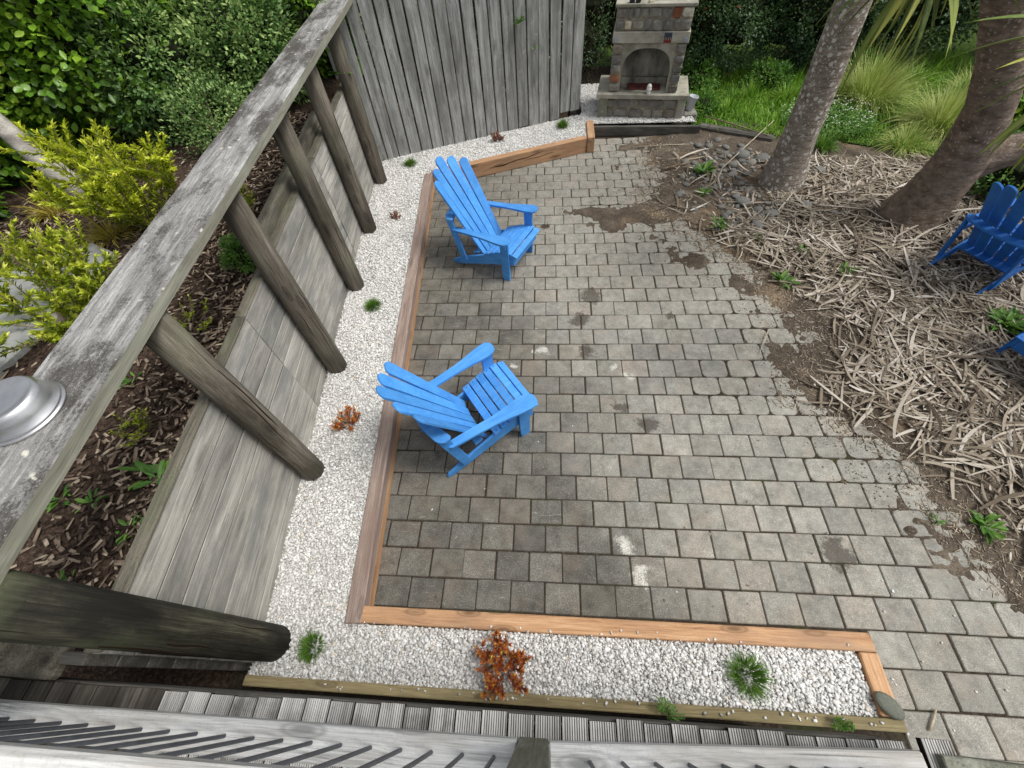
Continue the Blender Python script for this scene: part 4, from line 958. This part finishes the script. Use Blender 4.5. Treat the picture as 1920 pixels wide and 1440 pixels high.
bush('hedge_shrub', 'low glossy hedge shrub beside the golden grass', (-4.25, 2.55, 1.15), (.50, .42, .32), 70, 30, (.08, .055), 'hedge', 47, 'hedge', HG, clumpr=.15, face=face)
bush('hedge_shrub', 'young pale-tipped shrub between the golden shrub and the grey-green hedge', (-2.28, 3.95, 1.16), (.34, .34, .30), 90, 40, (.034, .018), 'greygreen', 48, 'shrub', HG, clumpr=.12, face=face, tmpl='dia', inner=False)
# vine leaves by the corner pole and on the fence
for i, (p, lab) in enumerate([((-1.30, 5.02, 1.42), 'sprig of glossy leaves beside the corner pole above the wall'), ((.63, 6.385, 1.42), 'green creeper sprig growing through the fence high up'), ((.82, 6.475, 1.12), 'tiny green creeper sprig poking between two palings')]):
    weed('creeper_sprig', lab, p, (16, 16, 7)[i], (.11, .10, .06)[i], 60+i, cat='creeper')

# ------------------------------------------------------------------ plants in the gravel
RD = 'red-leaved plants in the white gravel'
sprig_shrub('red_plant', 'bronze red shrublet in the gravel bed below the deck', 'plant', (.75, -.285, ZG-.01), .25, .19, 21, M['red'], (.022, .007), 64, 71, RD, branch=3, hue=.8)
sprig_shrub('red_plant', 'red and yellow shrublet in the gravel beside the chair closer to the deck', 'plant', (-.655, 1.31, ZG-.01), .16, .135, 17, M['red'], (.023, .0075), 36, 72, RD, branch=2, hue=.9)
sprig_shrub('red_plant', 'small dry reddish shrublet in the gravel between two poles', 'plant', (-.875, 4.18, ZG-.01), .10, .09, 8, M['redpale'], (.022, .010), 18, 73, RD, branch=2)
sprig_shrub('red_plant', 'dusty red shrublet in the gravel below the fence', 'plant', (.25, 6.10, ZG-.01), .16, .12, 11, M['redpale'], (.024, .010), 34, 74, RD, branch=2)
GT = 'green grass tufts in the white gravel'
for i, (x, y, h, s, lab) in enumerate([(2.125, -.275, .15, .10, 'green grass tuft in the gravel bed near the smooth stone'), (-.435, -.262, .11, .07, 'green grass tuft in the gravel beside the thick dark pole'), (-.775, 2.67, .13, .07, 'green grass tuft in the gravel strip beside the wall'), (-.93, 5.47, .13, .09, 'dark green grass tuft in the gravel at the foot of the fence corner'), (1.205, 6.40, .16, .08, 'green grass tuft in the gravel at the end of the fence')]):
    tuft('grass_tuft', lab, 'grass', (x, y, ZG-.01), 620, h*1.05, s*1.5, .0026, M['tuft'], .55, 80+i, GT, .75)
# fern and moss at the deck edge
root = empty('fern', (1.63, -.452, .197)); tag(root, 'small pale green fern growing from the olive edging board', 'fern')
pp_, dd_ = [], []
for fr in range(7):
    a = R(-30+fr*28); ln_ = random.uniform(.05, .09)
    for t in np.linspace(.15, 1, 12):
        for sg in (-1, 1):
            pp_.append((math.cos(a)*ln_*t, math.sin(a)*ln_*t-.02, .05*math.sin(t*2.4)+.02)); dd_.append((math.cos(a+sg*1.1), math.sin(a+sg*1.1), -.1))
pp_ = np.array(pp_); dd_ = np.array(dd_); leaves('fronds', pp_, dd_, np.tile([0, 0, 1.0], (len(pp_), 1)), np.full(len(pp_), .018), np.full(len(pp_), .006), rng.random(len(pp_)), M['weed'], root, 'dia')
bush('moss_cushion', 'small mossy cushion on the olive edging board', (2.52, -.462, .19), (.05, .02, .012), 30, 30, (.008, .005), 'weed', 90, 'moss', tmpl='dia', clumpr=.012, inner=False)

# ------------------------------------------------------------------ adirondack chairs
def arm_outline(sd):
    f = [(.090, 0), (.083, .040), (.055, .064), (.010, .070), (-.05, .066), (-.14, .054), (-.25, .042), (-.40, .036), (-.55, .034), (-.615, .030), (-.638, .012)]
    L_ = lambda t: .306-.040*((.09-t)/.73)
    up_ = [(x, L_(x)+w_) for x, w_ in f]; dn = [(x, L_(x)-w_*(.95)) for x, w_ in f[::-1]]
    o = up_+dn[:-1]
    return [(x, -sd*y) for x, y in o]      # y local = left is +
def rounded_slat(wb, wt, L_):
    """outline in (y, z): bottom width, top width, rounded head"""
    o = [(-wb/2, 0), (wb/2, 0)]
    r = wt/2
    o.append((wt/2, L_-r*.8))
    for i in range(1, 8): a = math.pi*i/8; o.append((r*math.cos(a), L_-r*.8+r*.8*math.sin(a)))
    o.append((-wt/2, L_-r*.8)); return o
CH = {}
def chair_meshes(mat):
    d = {}
    sp_ = [(.098, .215), (.098, .335), (.03, .338), (-.08, .312), (-.20, .262), (-.32, .216), (-.44, .17), (-.60, .10), (-.705, .045), (-.722, .022), (-.712, .004), (-.655, .0), (-.50, .045), (-.30, .105), (-.12, .16), (0, .19)]
    d['side_rail'] = extrude('side_rail', sp_, 'y', -.011, .011, .003)
    lg = [(-.038, 0), (.038, 0), (.047, .12), (.047, .512), (-.047, .505), (-.047, .12)]
    d['front_leg'] = extrude('front_leg', lg, 'y', -.012, .012, .003)
    for sd in (-1, 1): d['arm%d' % sd] = extrude('armrest', arm_outline(sd), 'z', -.011, .011, .004)
    d['bracket'] = extrude('arm_bracket', [(-.03, 0), (.03, 0), (.035, .09), (-.035, .09)], 'y', -.01, .01, .002)
    d['seat'] = cbox('seat_slat', -.0315, .0315, -.268, .268, -.018, 0, .004)
    for i, (wb, wt, L_) in enumerate([(.074, .104, .902), (.075, .108, .976), (.076, .112, 1.037)]):
        me = extrude('back_slat', rounded_slat(wb, wt, L_), 'x', -.009, .009, .003); d['slat%d' % i] = me
    pst = [(-.036, 0), (.036, 0), (.036, .478), (-.036, .492)]
    d['back_post'] = extrude('back_post', pst, 'y', -.011, .011, .003)
    oo = [(-.055*(1-(t/.285)**2)-.010, t) for t in np.linspace(-.275, .275, 13)]+[(-.030, .295), (-.070, .300), (-.100, .285)]+[(-.050*(1-(t/.285)**2)-.110, t) for t in np.linspace(.26, -.26, 13)]+[(-.100, -.285), (-.070, -.300), (-.030, -.295)]
    d['back_brace'] = extrude('back_brace', oo, 'z', -.011, .011, .003)
    d['apron'] = cbox('apron', -.010, .010, -.231, .231, 0, .125, .003)
    d['low_brace'] = cbox('low_brace', -.036, .036, -.231, .231, -.010, .010, .003)
    for me in d.values(): me.materials.append(mat)
    d['screw'] = lathe('screw', [(.0045, -.002), (.0045, .0008), (.001, .001)], 8); d['screw'].materials.append(M['black'])
    return d
def make_chair(label, loc, heading, mat, tilt=(0, 0)):
    if mat not in CH: CH[mat] = chair_meshes(M[mat])
    d = CH[mat]
    root = empty('adirondack_chair', (loc[0], loc[1], loc[2] if len(loc) > 2 else .001), heading); root.rotation_euler = (tilt[0], tilt[1], heading); tag(root, label, 'chair', 'blue adirondack chairs')
    for sd in (-1, 1):
        link('side_rail', d['side_rail'], root, None, (0, sd*.243, 0))
        link('front_leg', d['front_leg'], root, None, (0, sd*.2675, 0))
        link('armrest', d['arm%d' % sd], root, None, (0, 0, .520), (0, R(-4.6), 0))
        link('arm_bracket', d['bracket'], root, None, (0, sd*.2905, .416))
        link('back_post', d['back_post'], root, None, (-.535, sd*.2665, .10), (0, R(-13.5), 0))
    for i, (f, z, an) in enumerate([(.113, .341, 17), (.040, .3575, 3), (-.032, .349, -10), (-.103, .3285, -19), (-.172, .3005, -23), (-.240, .2715, -23)]):
        o = link('seat_slat', d['seat'], root, None, (f, 0, z), (0, R(an), 0))
        for sd in (-1, 1): link('screw', d['screw'], o, None, (random.uniform(-.006, .006), sd*.243, 0))
    for i, (l, tl, k_) in enumerate([(-.168, -.080, 0), (-.084, -.047, 1), (0, 0, 2), (.084, .047, 1), (.168, .080, 0)]):
        fwd = -.325+(.014 if k_ == 0 else .004 if k_ == 1 else 0)
        o = link('back_slat', d['slat%d' % k_], root, None, (fwd, l, .165))
        o.rotation_euler = (Matrix.Rotation(R((-29.0, -31.0, -31.5)[k_]), 3, 'Y') @ Matrix.Rotation(-tl*1.05, 3, 'X') @ Matrix.Rotation(R(-(l > 0)*(17, 9, 0)[k_]+(l < 0)*(17, 9, 0)[k_]), 3, 'Z')).to_euler()
    link('back_brace', d['back_brace'], root, None, (-.578, 0, .590), (0, 0, 0))
    link('low_brace', d['low_brace'], root, None, (-.392, 0, .216), (0, R(-22), 0))
    link('low_brace', d['low_brace'], root, None, (-.330, 0, .245), (0, R(-22), 0)) if False else None
    link('apron', d['apron'], root, None, (.087, 0, .205))
    return root
ch1 = make_chair('light blue wooden chair facing away from the wall, closer to the deck', (.655, 1.548), R(35.5), 'blue')
ch2 = make_chair('light blue wooden chair by the angled orange sleeper and fence', (.663, 3.49), R(-25.8), 'blue')
ch3 = make_chair('darker blue wooden chair sunk in dead leaves beside the brown forked trunk', (5.575, 3.42, -.015), R(28), 'blue_old')
ch4 = make_chair('darker blue wooden chair among the dead leaves away from the forked trunk', (5.00, 1.93, -.01), R(205), 'blue_old')
o = link('twig', tube('twig', [(0, 0, 0), (.09, .05, .012), (.17, .08, .03)], [.0025, .0022, .0015], 6), None, M['stick'], (.41, 1.40, .255), (0, -.15, -.55)); tag(o, 'thin pale twig lying on the seat of the chair closer to the deck', 'twig')

# ------------------------------------------------------------------ trees
t1 = empty('leaning_tree', (3.93, 4.98, 0)); tag(t1, 'pale lichen-spotted straight trunk rising from the river stones', 'tree')
tp = [(0, 0, -.05), (0, 0, .04), (-.005, 0, .16), (-.015, 0, .34), (-.03, 0, .6), (-.05, 0, 1.0), (-.09, .0, 1.5), (-.12, .02, 2.0), (-.2, .05, 2.8), (-.25, .1, 3.6), (-.3, .1, 4.2)]
link('trunk', tube('trunk', tp, [.275, .270, .240, .205, .180, .168, .158, .150, .135, .12, .10], 26, True, .03, True, 3), t1, M['bark_lichen'])
t2 = empty('forked_tree', (5.18, 4.18, 0)); tag(t2, 'brown forked trunk leaning over the patio with sword-leaved heads', 'tree')
tp2 = [(-.10, .02, -.05), (-.08, .02, .05), (-.06, .0, .22), (-.03, 0, .45), (-.02, 0, .66), (-.06, 0, .9), (-.15, 0, 1.2), (-.36, 0, 1.57), (-.62, 0, 1.93), (-.98, -.08, 2.28), (-1.40, -.36, 2.50), (-1.72, -.62, 2.46)]
link('trunk', tube('trunk', tp2, [.34, .32, .27, .24, .225, .20, .175, .16, .15, .12, .09, .06], 26, True, .05, True, 4), t2, M['bark_brown'])
bp = [(-.03, .0, .52), (.12, -.02, .64), (.30, -.02, .74), (.60, -.05, .84), (.95, -.25, 1.05), (1.0, -.9, 1.5), (.55, -1.5, 2.0), (-.3, -1.95, 2.35), (-1.15, -2.15, 2.42), (-1.72, -2.18, 2.33)]
link('branch', tube('branch', bp, [.16, .16, .150, .140, .13, .12, .11, .09, .06, .05], 20, True, .05, True, 6), t2, M['bark_brown'])
def sword_mesh(L_, wd, droop, i):
    n_ = 9; V = []; F = []
    for k_ in range(n_):
        t = k_/(n_-1); w_ = wd*.5*(min(1, .6+2*t) if t < .2 else 1)*(1 if t < .45 else max(.02, 1-((t-.45)/.55)**1.3))
        x = L_*(t-.12*droop*t*t); z = -droop*L_*t*t*.55
        V += [(x, -w_, z+w_*.35), (x, 0, z-.002), (x, w_, z+w_*.35), (x, 0, z-.006)]
    for k_ in range(n_-1):
        a = k_*4; b = a+4
        F += [(a, b, b+1, a+1), (a+1, b+1, b+2, a+2), (a+2, b+2, b+3, a+3), (a+3, b+3, b, a)]
    return mesh('leaf', V, F, True)
SW = [sword_mesh(.66+.05*i, .058+.005*(i % 3), .15+.13*i, i) for i in range(5)]
for me in SW: me.materials.append(M['sword'])
def head(root, c, n_, axis, seed, dry=0, scale=1.0):
    rr = random.Random(seed); ax = Vector(axis).normalized(); b0 = Vector(root.location)
    q = ax.to_track_quat('Z', 'Y')
    for i in range(n_):
        a = i*2.39996; el = -70+140*(i/n_)**.85+rr.uniform(-8, 8)     # lower leaves hang, inner leaves stand
        dv = q @ Vector((math.cos(a)*math.cos(R(el)), math.sin(a)*math.cos(R(el)), math.sin(R(el))))
        m_ = dv.to_track_quat('X', 'Z').to_matrix().to_4x4() @ Matrix.Rotation(rr.uniform(-.3, .3), 4, 'X')
        o = link('leaf', rr.choice(SW), root, None); s_ = rr.uniform(.8, 1.15)*scale
        o.matrix_local = Matrix.Translation(Vector(c)-b0+dv*.03-ax*(.10*(1-i/n_))) @ m_ @ Matrix.Scale(s_, 4)
head(t2, (3.40, 3.54, 2.46), 70, (-.3, -.2, .9), 5, scale=.86)
head(t2, (3.52, 2.06, 2.36), 50, (-.2, -.1, .95), 8, scale=.72)
head(t1, (3.63, 5.08, 4.25), 40, (0, 0, 1), 9)

# ------------------------------------------------------------------ right side: lawn, sedges, hedge
LAWN = [(3.15, 6.62), (4.15, 6.12), (4.9, 6.0), (5.9, 5.55), (6.6, 4.6), (9.5, 4.0), (14, 9), (14, 14), (3.1, 14), (3.05, 7.2)]
strip('lawn', LAWN, .025, M['lawn_soil'])
lx, ly = scatter_poly(LAWN, .035); kp = (lx < 8) & (ly < 8.8); lx, ly = lx[kp], ly[kp]; n = len(lx)
clump = fbm(lx*2.2, ly*2.2, 3)
hh = (.07+.42*np.clip(clump-.30, 0, 1)*1.6)*rng.uniform(.5, 1.4, n)
rep = 2; lx, ly, hh, cl = (np.repeat(q, rep) for q in (lx, ly, hh, clump)); n = len(lx)
p = np.stack([lx+rng.normal(0, .02, n), ly+rng.normal(0, .02, n), np.full(n, .02)], -1)
o = blades('lawn_grass', p, randdir(n, .95, .35), hh, rng.uniform(.005, .014, n), rng.uniform(.2, 1.1, n), np.clip(rng.normal(.45, .2, n)+(cl-.5)*.6, 0, 1), M['lawn'], None, 3)
tag(o, 'lush green grass growing behind the trunks and fireplace', 'grass', kind='stuff')
# white-flowered ground cover
n = 5200; a = rng.uniform(0, 6.283, n); r0 = np.sqrt(rng.random(n)); cx_, cy_ = 4.95+r0*np.cos(a)*.62, 6.42+r0*np.sin(a)*.50
zz_ = .04+rng.random(n)*.22*(1-.4*r0)
p = np.stack([cx_, cy_, zz_], -1)
o = leaves('clover_patch', p, randdir(n, .2, .6), randdir(n, 1.3, .4), rng.uniform(.02, .045, n), rng.uniform(.012, .026, n), rng.random(n), M['clover'], None, 'dia')
tag(o, 'white-flowered clover patch behind the pale trunk', 'ground cover', kind='stuff')
n = 260; a = rng.uniform(0, 6.283, n); r0 = np.sqrt(rng.random(n)); p = np.stack([4.95+r0*np.cos(a)*.64, 6.42+r0*np.sin(a)*.5, .2+rng.random(n)*.12*(1-.4*r0)], -1)
kk = np.repeat(np.arange(n), 5); aa = np.tile(np.arange(5)*1.2566, n)
o2 = leaves('white_flowers', p[kk], np.stack([np.cos(aa), np.sin(aa), 0*aa+.35], -1), np.tile([0, 0, 1.0], (n*5, 1)), np.full(n*5, .012), np.full(n*5, .008), rng.random(n*5), M['petal'], o, 'dia')
SG = 'straw-green sedge clumps on the lawn'
tuft('sedge_clump', 'large straw-green sedge clump behind the pale trunk', 'grass', (5.75, 7.05, .02), 1500, .95, .62, .006, M['sedge'], .7, 101, SG, .85)
tuft('sedge_clump', 'drooping straw-green sedge clump beside the forked trunk', 'grass', (6.35, 6.15, .02), 1500, .86, .62, .006, M['sedge'], .9, 102, SG, 1.0)
tuft('sedge_clump', 'grey-green drooping sedge at the edge of the dead leaves', 'grass', (5.72, 5.72, .02), 500, .50, .40, .005, M['sedge'], 1.0, 103, SG, 1.1)
tuft('grass_clump', 'dark green grass clump beside the base of the pale trunk', 'grass', (4.72, 5.78, .02), 220, .32, .22, .009, M['tuft'], .8, 104, None, .9)
tuft('sedge_clump', 'yellowing sedge clump in front of the far hedge', 'grass', (7.2, 7.0, .02), 600, .7, .5, .006, M['sedge'], .9, 105, SG, .95)
GCL = 'rough grass clumps behind the trunks'
for i, (x, y, h, nn_) in enumerate([(3.75, 7.0, .32, 160), (4.2, 7.4, .42, 180), (4.7, 7.3, .40, 160), (3.5, 7.5, .34, 150), (4.35, 6.6, .26, 120), (5.3, 7.6, .45, 200), (6.7, 7.6, .5, 220), (6.9, 5.4, .4, 200), (7.6, 6.2, .45, 200)]):
    tuft('grass_clump', 'rough bright green grass clump behind the trunks', 'grass', (x, y, .02), nn_, h, .28, .013, M['lawn'], .9, 300+i, GCL, 1.0)
for i, (x, y, s_) in enumerate([(3.4, 7.9, .3), (4.5, 7.75, .3), (5.9, 7.9, .34), (3.35, 7.05, .2), (6.9, 6.6, .3)]):
    bush('wild_shrublet', ['leafy green weed mound beside the fireplace tub', 'leafy weed mound at the foot of the flowering hedge', 'leafy weed mound behind the large sedge clump', 'low leafy weed by the fireplace hearth', 'leafy weed mound between the sedges'][i], (x, y, 0), (s_, s_, s_*.6), 60, 34, (.045, .026), 'weed', 320+i, 'shrub', tmpl='dia', clumpr=.10)
RH = 'flowering hedge shrubs beyond the lawn'
f2 = (-.3, -.85, .35)
bush('flowering_shrub', 'dark flowering hedge shrub right behind the fireplace side', (3.75, 8.75, 0), (1.0, .85, 1.05), 300, 66, (.044, .028), 'darkleaf', 111, 'hedge', RH, clumpr=.17, face=f2, tmpl='dia', flowers=26)
bush('flowering_shrub', 'dark flowering hedge shrub behind the pale trunk', (5.3, 8.75, 0), (1.05, .85, 1.1), 300, 66, (.046, .030), 'darkleaf', 112, 'hedge', RH, clumpr=.17, face=f2, tmpl='dia', flowers=26)
bush('flowering_shrub', 'dark hedge shrub behind the sedge clumps', (7.0, 8.9, 0), (1.25, .85, 1.15), 260, 60, (.055, .034), 'darkleaf', 113, 'hedge', RH, clumpr=.2, face=f2, tmpl='dia', flowers=16)
bush('flowering_shrub', 'dark hedge shrub at the far end beyond the forked trunk', (9.0, 8.2, 0), (1.3, 1.0, 1.15), 120, 40, (.05, .03), 'darkleaf', 114, 'hedge', RH, clumpr=.22, face=f2, tmpl='dia', flowers=8)
bush('hedge_shrub', 'dark shrub filling the space behind the fireplace', (2.3, 9.3, 0), (.95, .9, 1.3), 130, 40, (.05, .03), 'darkleaf', 115, 'hedge', clumpr=.2, face=f2, tmpl='dia')
bush('leafy_shrub', 'low green shrub in the shade below the fork of the brown trunk', (6.35, 4.55, 0), (.6, .45, .32), 90, 36, (.045, .028), 'weed', 116, 'shrub', clumpr=.14, tmpl='dia')
bush('leafy_shrub', 'big-leaved green plant behind the forked trunk', (7.2, 5.7, 0), (.55, .45, .34), 60, 26, (.10, .07), 'hedge', 117, 'shrub', clumpr=.16)
# thicket left of the fireplace, plus unseen ones added to darken the paling gaps
bush('thicket', 'dark tangled thicket between the fence and the fireplace', (1.35, 8.75, 0), (.75, .65, 1.25), 60, 30, (.04, .02), 'darkleaf', 121, 'thicket', clumpr=.2, face=(0, -1, .2), tmpl='dia')
bush('thicket', 'low dark scrub in the gap between the fence and the fireplace', (1.50, 8.35, 0), (.42, .30, .55), 60, 36, (.035, .02), 'darkleaf', 124, 'thicket', clumpr=.12, face=(0, -1, .2), tmpl='dia')
bush('thicket', 'added thicket darkening the gaps behind the palings by the fence end', (.4, 7.5, 0), (.95, .55, 1.1), 40, 30, (.05, .03), 'darkleaf', 122, 'thicket', clumpr=.25, tmpl='dia')
bush('thicket', 'added thicket darkening the gaps behind the palings by the terrace', (-1.0, 7.1, 0), (.95, .55, 1.1), 40, 30, (.05, .03), 'darkleaf', 123, 'thicket', clumpr=.25, tmpl='dia')
cur = []
for i in range(16):
    p = Vector((random.uniform(1.35, 1.85), random.uniform(7.9, 8.3), random.uniform(.15, .3))); c_ = [p]
    dv = Vector((random.uniform(-.5, .5), random.uniform(-.3, .3), random.uniform(.4, 1))).normalized()
    for s in range(7): dv = (dv+Vector((random.uniform(-.4, .4), random.uniform(-.3, .3), random.uniform(-.3, .3)))).normalized(); c_.append(c_[-1]+dv*.18)
    cur.append(c_)
o = link('bare_vine', join_tubes('bare_vine', cur, .008, .003), None, M['vine']); tag(o, 'bare tangled vine stems in the dark gap beside the fireplace', 'vine')

# ------------------------------------------------------------------ river stones, litter, weeds, sticks
SG2 = 'river stones round the pale trunk'
stm = []
for i in range(6):
    bm = bmesh.new(); bmesh.ops.create_icosphere(bm, subdivisions=2, radius=1); rr = random.Random(i)
    ph = [rr.uniform(0, 6) for _ in range(4)]
    for v_ in bm.verts: v_.co *= 1+.10*math.sin(v_.co.x*2.3+ph[0])+.08*math.sin(v_.co.y*3.1+ph[1])+.05*math.sin(v_.co.z*3+ph[2])
    me = bpy.data.meshes.new('river_stone'); bm.to_mesh(me); bm.free(); me.polygons.foreach_set('use_smooth', [True]*len(me.polygons)); me.materials.append(M['river']); stm.append(me)
placed = []
def try_stone(x, y, s):
    for (a, b, c) in placed:
        if (a-x)**2+(b-y)**2 < (c+s)**2*.60: return
    if (x-3.93)**2+(y-4.98)**2 < (.29+s)**2: return
    placed.append((x, y, s)); z = float(soil_h(np.array([x]), np.array([y]))[0])
    o = link('river_stone', random.choice(stm), None, None, (x, y, z+s*.12), (random.uniform(-.2, .2), random.uniform(-.2, .2), random.uniform(0, 6)), (s, s*random.uniform(.62, .9), s*random.uniform(.38, .55)))
    tag(o, 'smooth dark grey river stone in the dirt round the pale trunk', 'stone', SG2)
for (x, y, s) in [(2.66, 4.78, .085), (3.41, 4.07, .09), (3.36, 4.55, .10), (3.6, 5.62, .12), (3.85, 5.55, .11), (3.45, 5.4, .09), (3.15, 4.35, .06), (3.62, 4.3, .10), (3.5, 4.8, .085), (4.05, 4.45, .09), (4.3, 4.3, .08), (4.45, 5.2, .09)]: try_stone(x, y, s)
for i in range(420):
    x = random.gauss(3.42, .34); y = random.gauss(4.98, .50)
    if x < 2.75 or y < 3.95 or y > 6.1: continue
    try_stone(x, y, random.choice((.028, .036, .045, .056, .068)))
# dead sword leaves on the bed: matted long leaves over broken pieces
def litter_field(n0):
    lx = rng.uniform(2.2, 7.6, n0); ly = rng.uniform(-1.2, 6.1, n0); dd = lx-soil_x(ly)
    prob = np.clip((dd-.06)/.5, 0, 1)
    prob = np.where((ly > 4.2) & (lx < 3.75), prob*.16, prob); prob = np.where((ly > 5.2) & (lx < 4.3), prob*.45, prob)
    prob = np.where(ly > 5.60-.15*(lx-4.0), 0, prob)
    prob = np.where((lx-3.93)**2+(ly-4.98)**2 < .29**2, 0, prob); prob = np.where((lx-5.12)**2+(ly-4.18)**2 < .31**2, 0, prob)
    prob = np.where(lx > 6.5, prob*.5, prob)
    kp = rng.random(n0) < prob*np.clip(.6+.9*(fbm(lx*1.7, ly*1.7, 3)-.3), .25, 1); return lx[kp], ly[kp], dd[kp]
def litter_layer(name, n0, l0, l1, w0, w1, lift, side, spread, seg, parent=None):
    lx, ly, dd = litter_field(n0); n = len(lx)
    ang_ = (fbm(lx*1.3+5, ly*1.3, 3)-.5)*9-.5+rng.normal(0, spread, n)
    dirx = np.stack([np.cos(ang_), np.sin(ang_), rng.normal(.01, .05, n)], -1)
    ln = l0+(l1-l0)*rng.beta(1.6, 2.2, n); zl = .016+soil_h(lx, ly)+rng.random(n)**1.6*lift*np.clip(dd*1.6, .1, 1)
    tone = np.clip(rng.beta(1.5, 1.6, n)*.8+.35*(fbm(lx*2.3, ly*2.3+9, 2)-.35), 0, 1)
    return blades(name, np.stack([lx-np.cos(ang_)*ln*.5, ly-np.sin(ang_)*ln*.5, zl], -1), dirx, ln, rng.uniform(w0, w1, n), rng.normal(.01, .035, n), tone, M['litter'], parent, seg, .28, rng.normal(0, side, n))
o = litter_layer('leaf_litter', 14500, .14, .62, .011, .027, .045, .32, .75, 7)
tag(o, 'dead sword leaves matted over the planting bed beside the pavers', 'leaf litter', kind='stuff')
tag(litter_layer('broken_leaves', 30000, .02, .16, .005, .019, .045, .25, 1.4, 3, o), kind='stuff')
fl = np.flatnonzero((np.abs(Z) < .014).ravel() & (X.ravel() > .8)); fl = fl[rng.integers(0, len(fl), 9000)]; n = len(fl)
px_ = X.ravel()[fl]+rng.normal(0, .02, n); py_ = Y.ravel()[fl]+rng.normal(0, .02, n)
kc = (px_ > tin(py_)+.1) & (py_ > .75); px_, py_ = px_[kc], py_[kc]; n = len(px_)
TT = cube[None]*rng.uniform(.5, 1, (n, 8, 3)); m = frames(randdir(n, 0, .4), randdir(n, 1, .5))*(rng.gamma(2.0, .0008, n)+.0007)[:, None, None]
tag(link('soil_crumbs', instance('soil_crumbs', TT, CF, m, np.stack([px_, py_, soil_h(px_, py_)+.001], -1), rng.random(n)), None, M['soil']), 'crumbs of dark soil spread over the paver edges', 'soil', kind='stuff')
# small dry fragments along the edge of the bed
n0 = 6000; ly = rng.uniform(.2, 6.3, n0); lx = soil_x(ly)+rng.gamma(2.0, .16, n0)-.22
kp = rng.random(n0) < .75; lx, ly = lx[kp], ly[kp]; n = len(lx); ang_ = rng.uniform(0, 6.283, n)
TT = cube[None]*rng.uniform(.7, 1, (n, 8, 3))
m = frames(np.stack([np.cos(ang_), np.sin(ang_), rng.normal(0, .12, n)], -1), randdir(n, 1.3, .3))*np.stack([rng.gamma(2, .008, n)+.003, rng.uniform(.001, .0028, n), np.full(n, .0012)], -1)[:, None, :]
o = link('dry_fragments', instance('dry_fragments', TT, CF, m, np.stack([lx, ly, soil_h(lx, ly)+.004], -1), rng.random(n)), None, M['straw']); tag(o, 'tiny dry leaf fragments on the bare soil edge', 'debris', kind='stuff')
for i, (x, y, s, nn, lab) in enumerate([(3.03, 5.26, .22, 34, 'bright green leafy weed among the river stones'), (2.94, 4.74, .13, 22, 'green weed by the lone river stone'), (2.97, 4.10, .15, 26, 'green weed at the corner of the bare tan soil'), (3.40, 3.12, .20, 13, 'green dandelion weed at the edge of the pavers'), (3.72, 3.58, .12, 20, 'feathery green weed in the dead leaves'), (4.04, 3.27, .15, 26, 'green weed spreading in the middle of the dead leaves'), (3.99, .67, .16, 26, 'grassy green weed at the paver edge beside the dead leaves'), (5.1, 2.50, .24, 60, 'dense green weed between the two darker blue chairs'), (3.70, .69, .06, 16, 'mossy green patch on a paver edge'), (3.35, 3.85, .10, 16, 'small green weed between stones and dead leaves')]):
    weed('garden_weed', lab, (x, y, float(soil_h(np.array([x]), np.array([y]))[0])+.01), nn, s*.72, 140+i)
# a few dry leaves blown over the gravel and the paving
n = 120; lx = rng.uniform(-.9, 3.3, n); ly = rng.uniform(-.4, 6.0, n)
ing = inpoly(POLY_NEAR, lx, ly); dkz = np.where(ing, ZG+.008, .006); okk = ing | ((lx > tin(ly)+.08) & (ly > .05) & (ly < 5.0+.34*lx)); lx, ly, dkz = lx[okk], ly[okk], dkz[okk]; n = len(lx)
tag(leaves('blown_leaves', np.stack([lx, ly, dkz], -1), randdir(n, 0, .15), randdir(n, 1.3, .3), rng.uniform(.012, .035, n), rng.uniform(.006, .012, n), rng.random(n), M['litter'], None, 'dia'), 'small dry leaf bits blown over gravel and pavers', 'debris', kind='stuff')
def stick(p0, p1, r, lab, mat='stick'):
    a, b = Vector(p0), Vector(p1); m_ = a.lerp(b, .5)+Vector((0, 0, .004))
    o = link('stick', tube('stick', [Vector((0, 0, 0)), m_-a, b-a], [r, r*.9, r*.6], 7), None, M[mat], a); tag(o, lab, 'stick')
stick((2.236, 6.033, .02), (3.144, 6.02, .035), .007, 'long straight pale stick lying across the soil before the edging')
stick((3.255, 5.266, .06), (4.2, 6.35, .16), .008, 'long pale stick leaning past the trunk towards the grass')
stick((2.514, 5.37, .03), (2.884, 5.482, .05), .013, 'short thick brown stick at the paver edge', 'twig')
stick((3.065, 2.45, .03), (2.922, 2.191, .012), .005, 'thin pale stick on the muddy pavers')
stick((3.30, 6.62, .14), (4.05, 6.05, .10), .010, 'grey stick lying along the rotting log edging', 'twig')
stick((2.45, 4.50, .025), (2.62, 4.36, .025), .008, 'short pale stick on the dark dirt')
stick((3.091, -.473, .012), (3.171, -.376, .012), .007, 'short pale dry leaf stalk on the pavers by the deck')
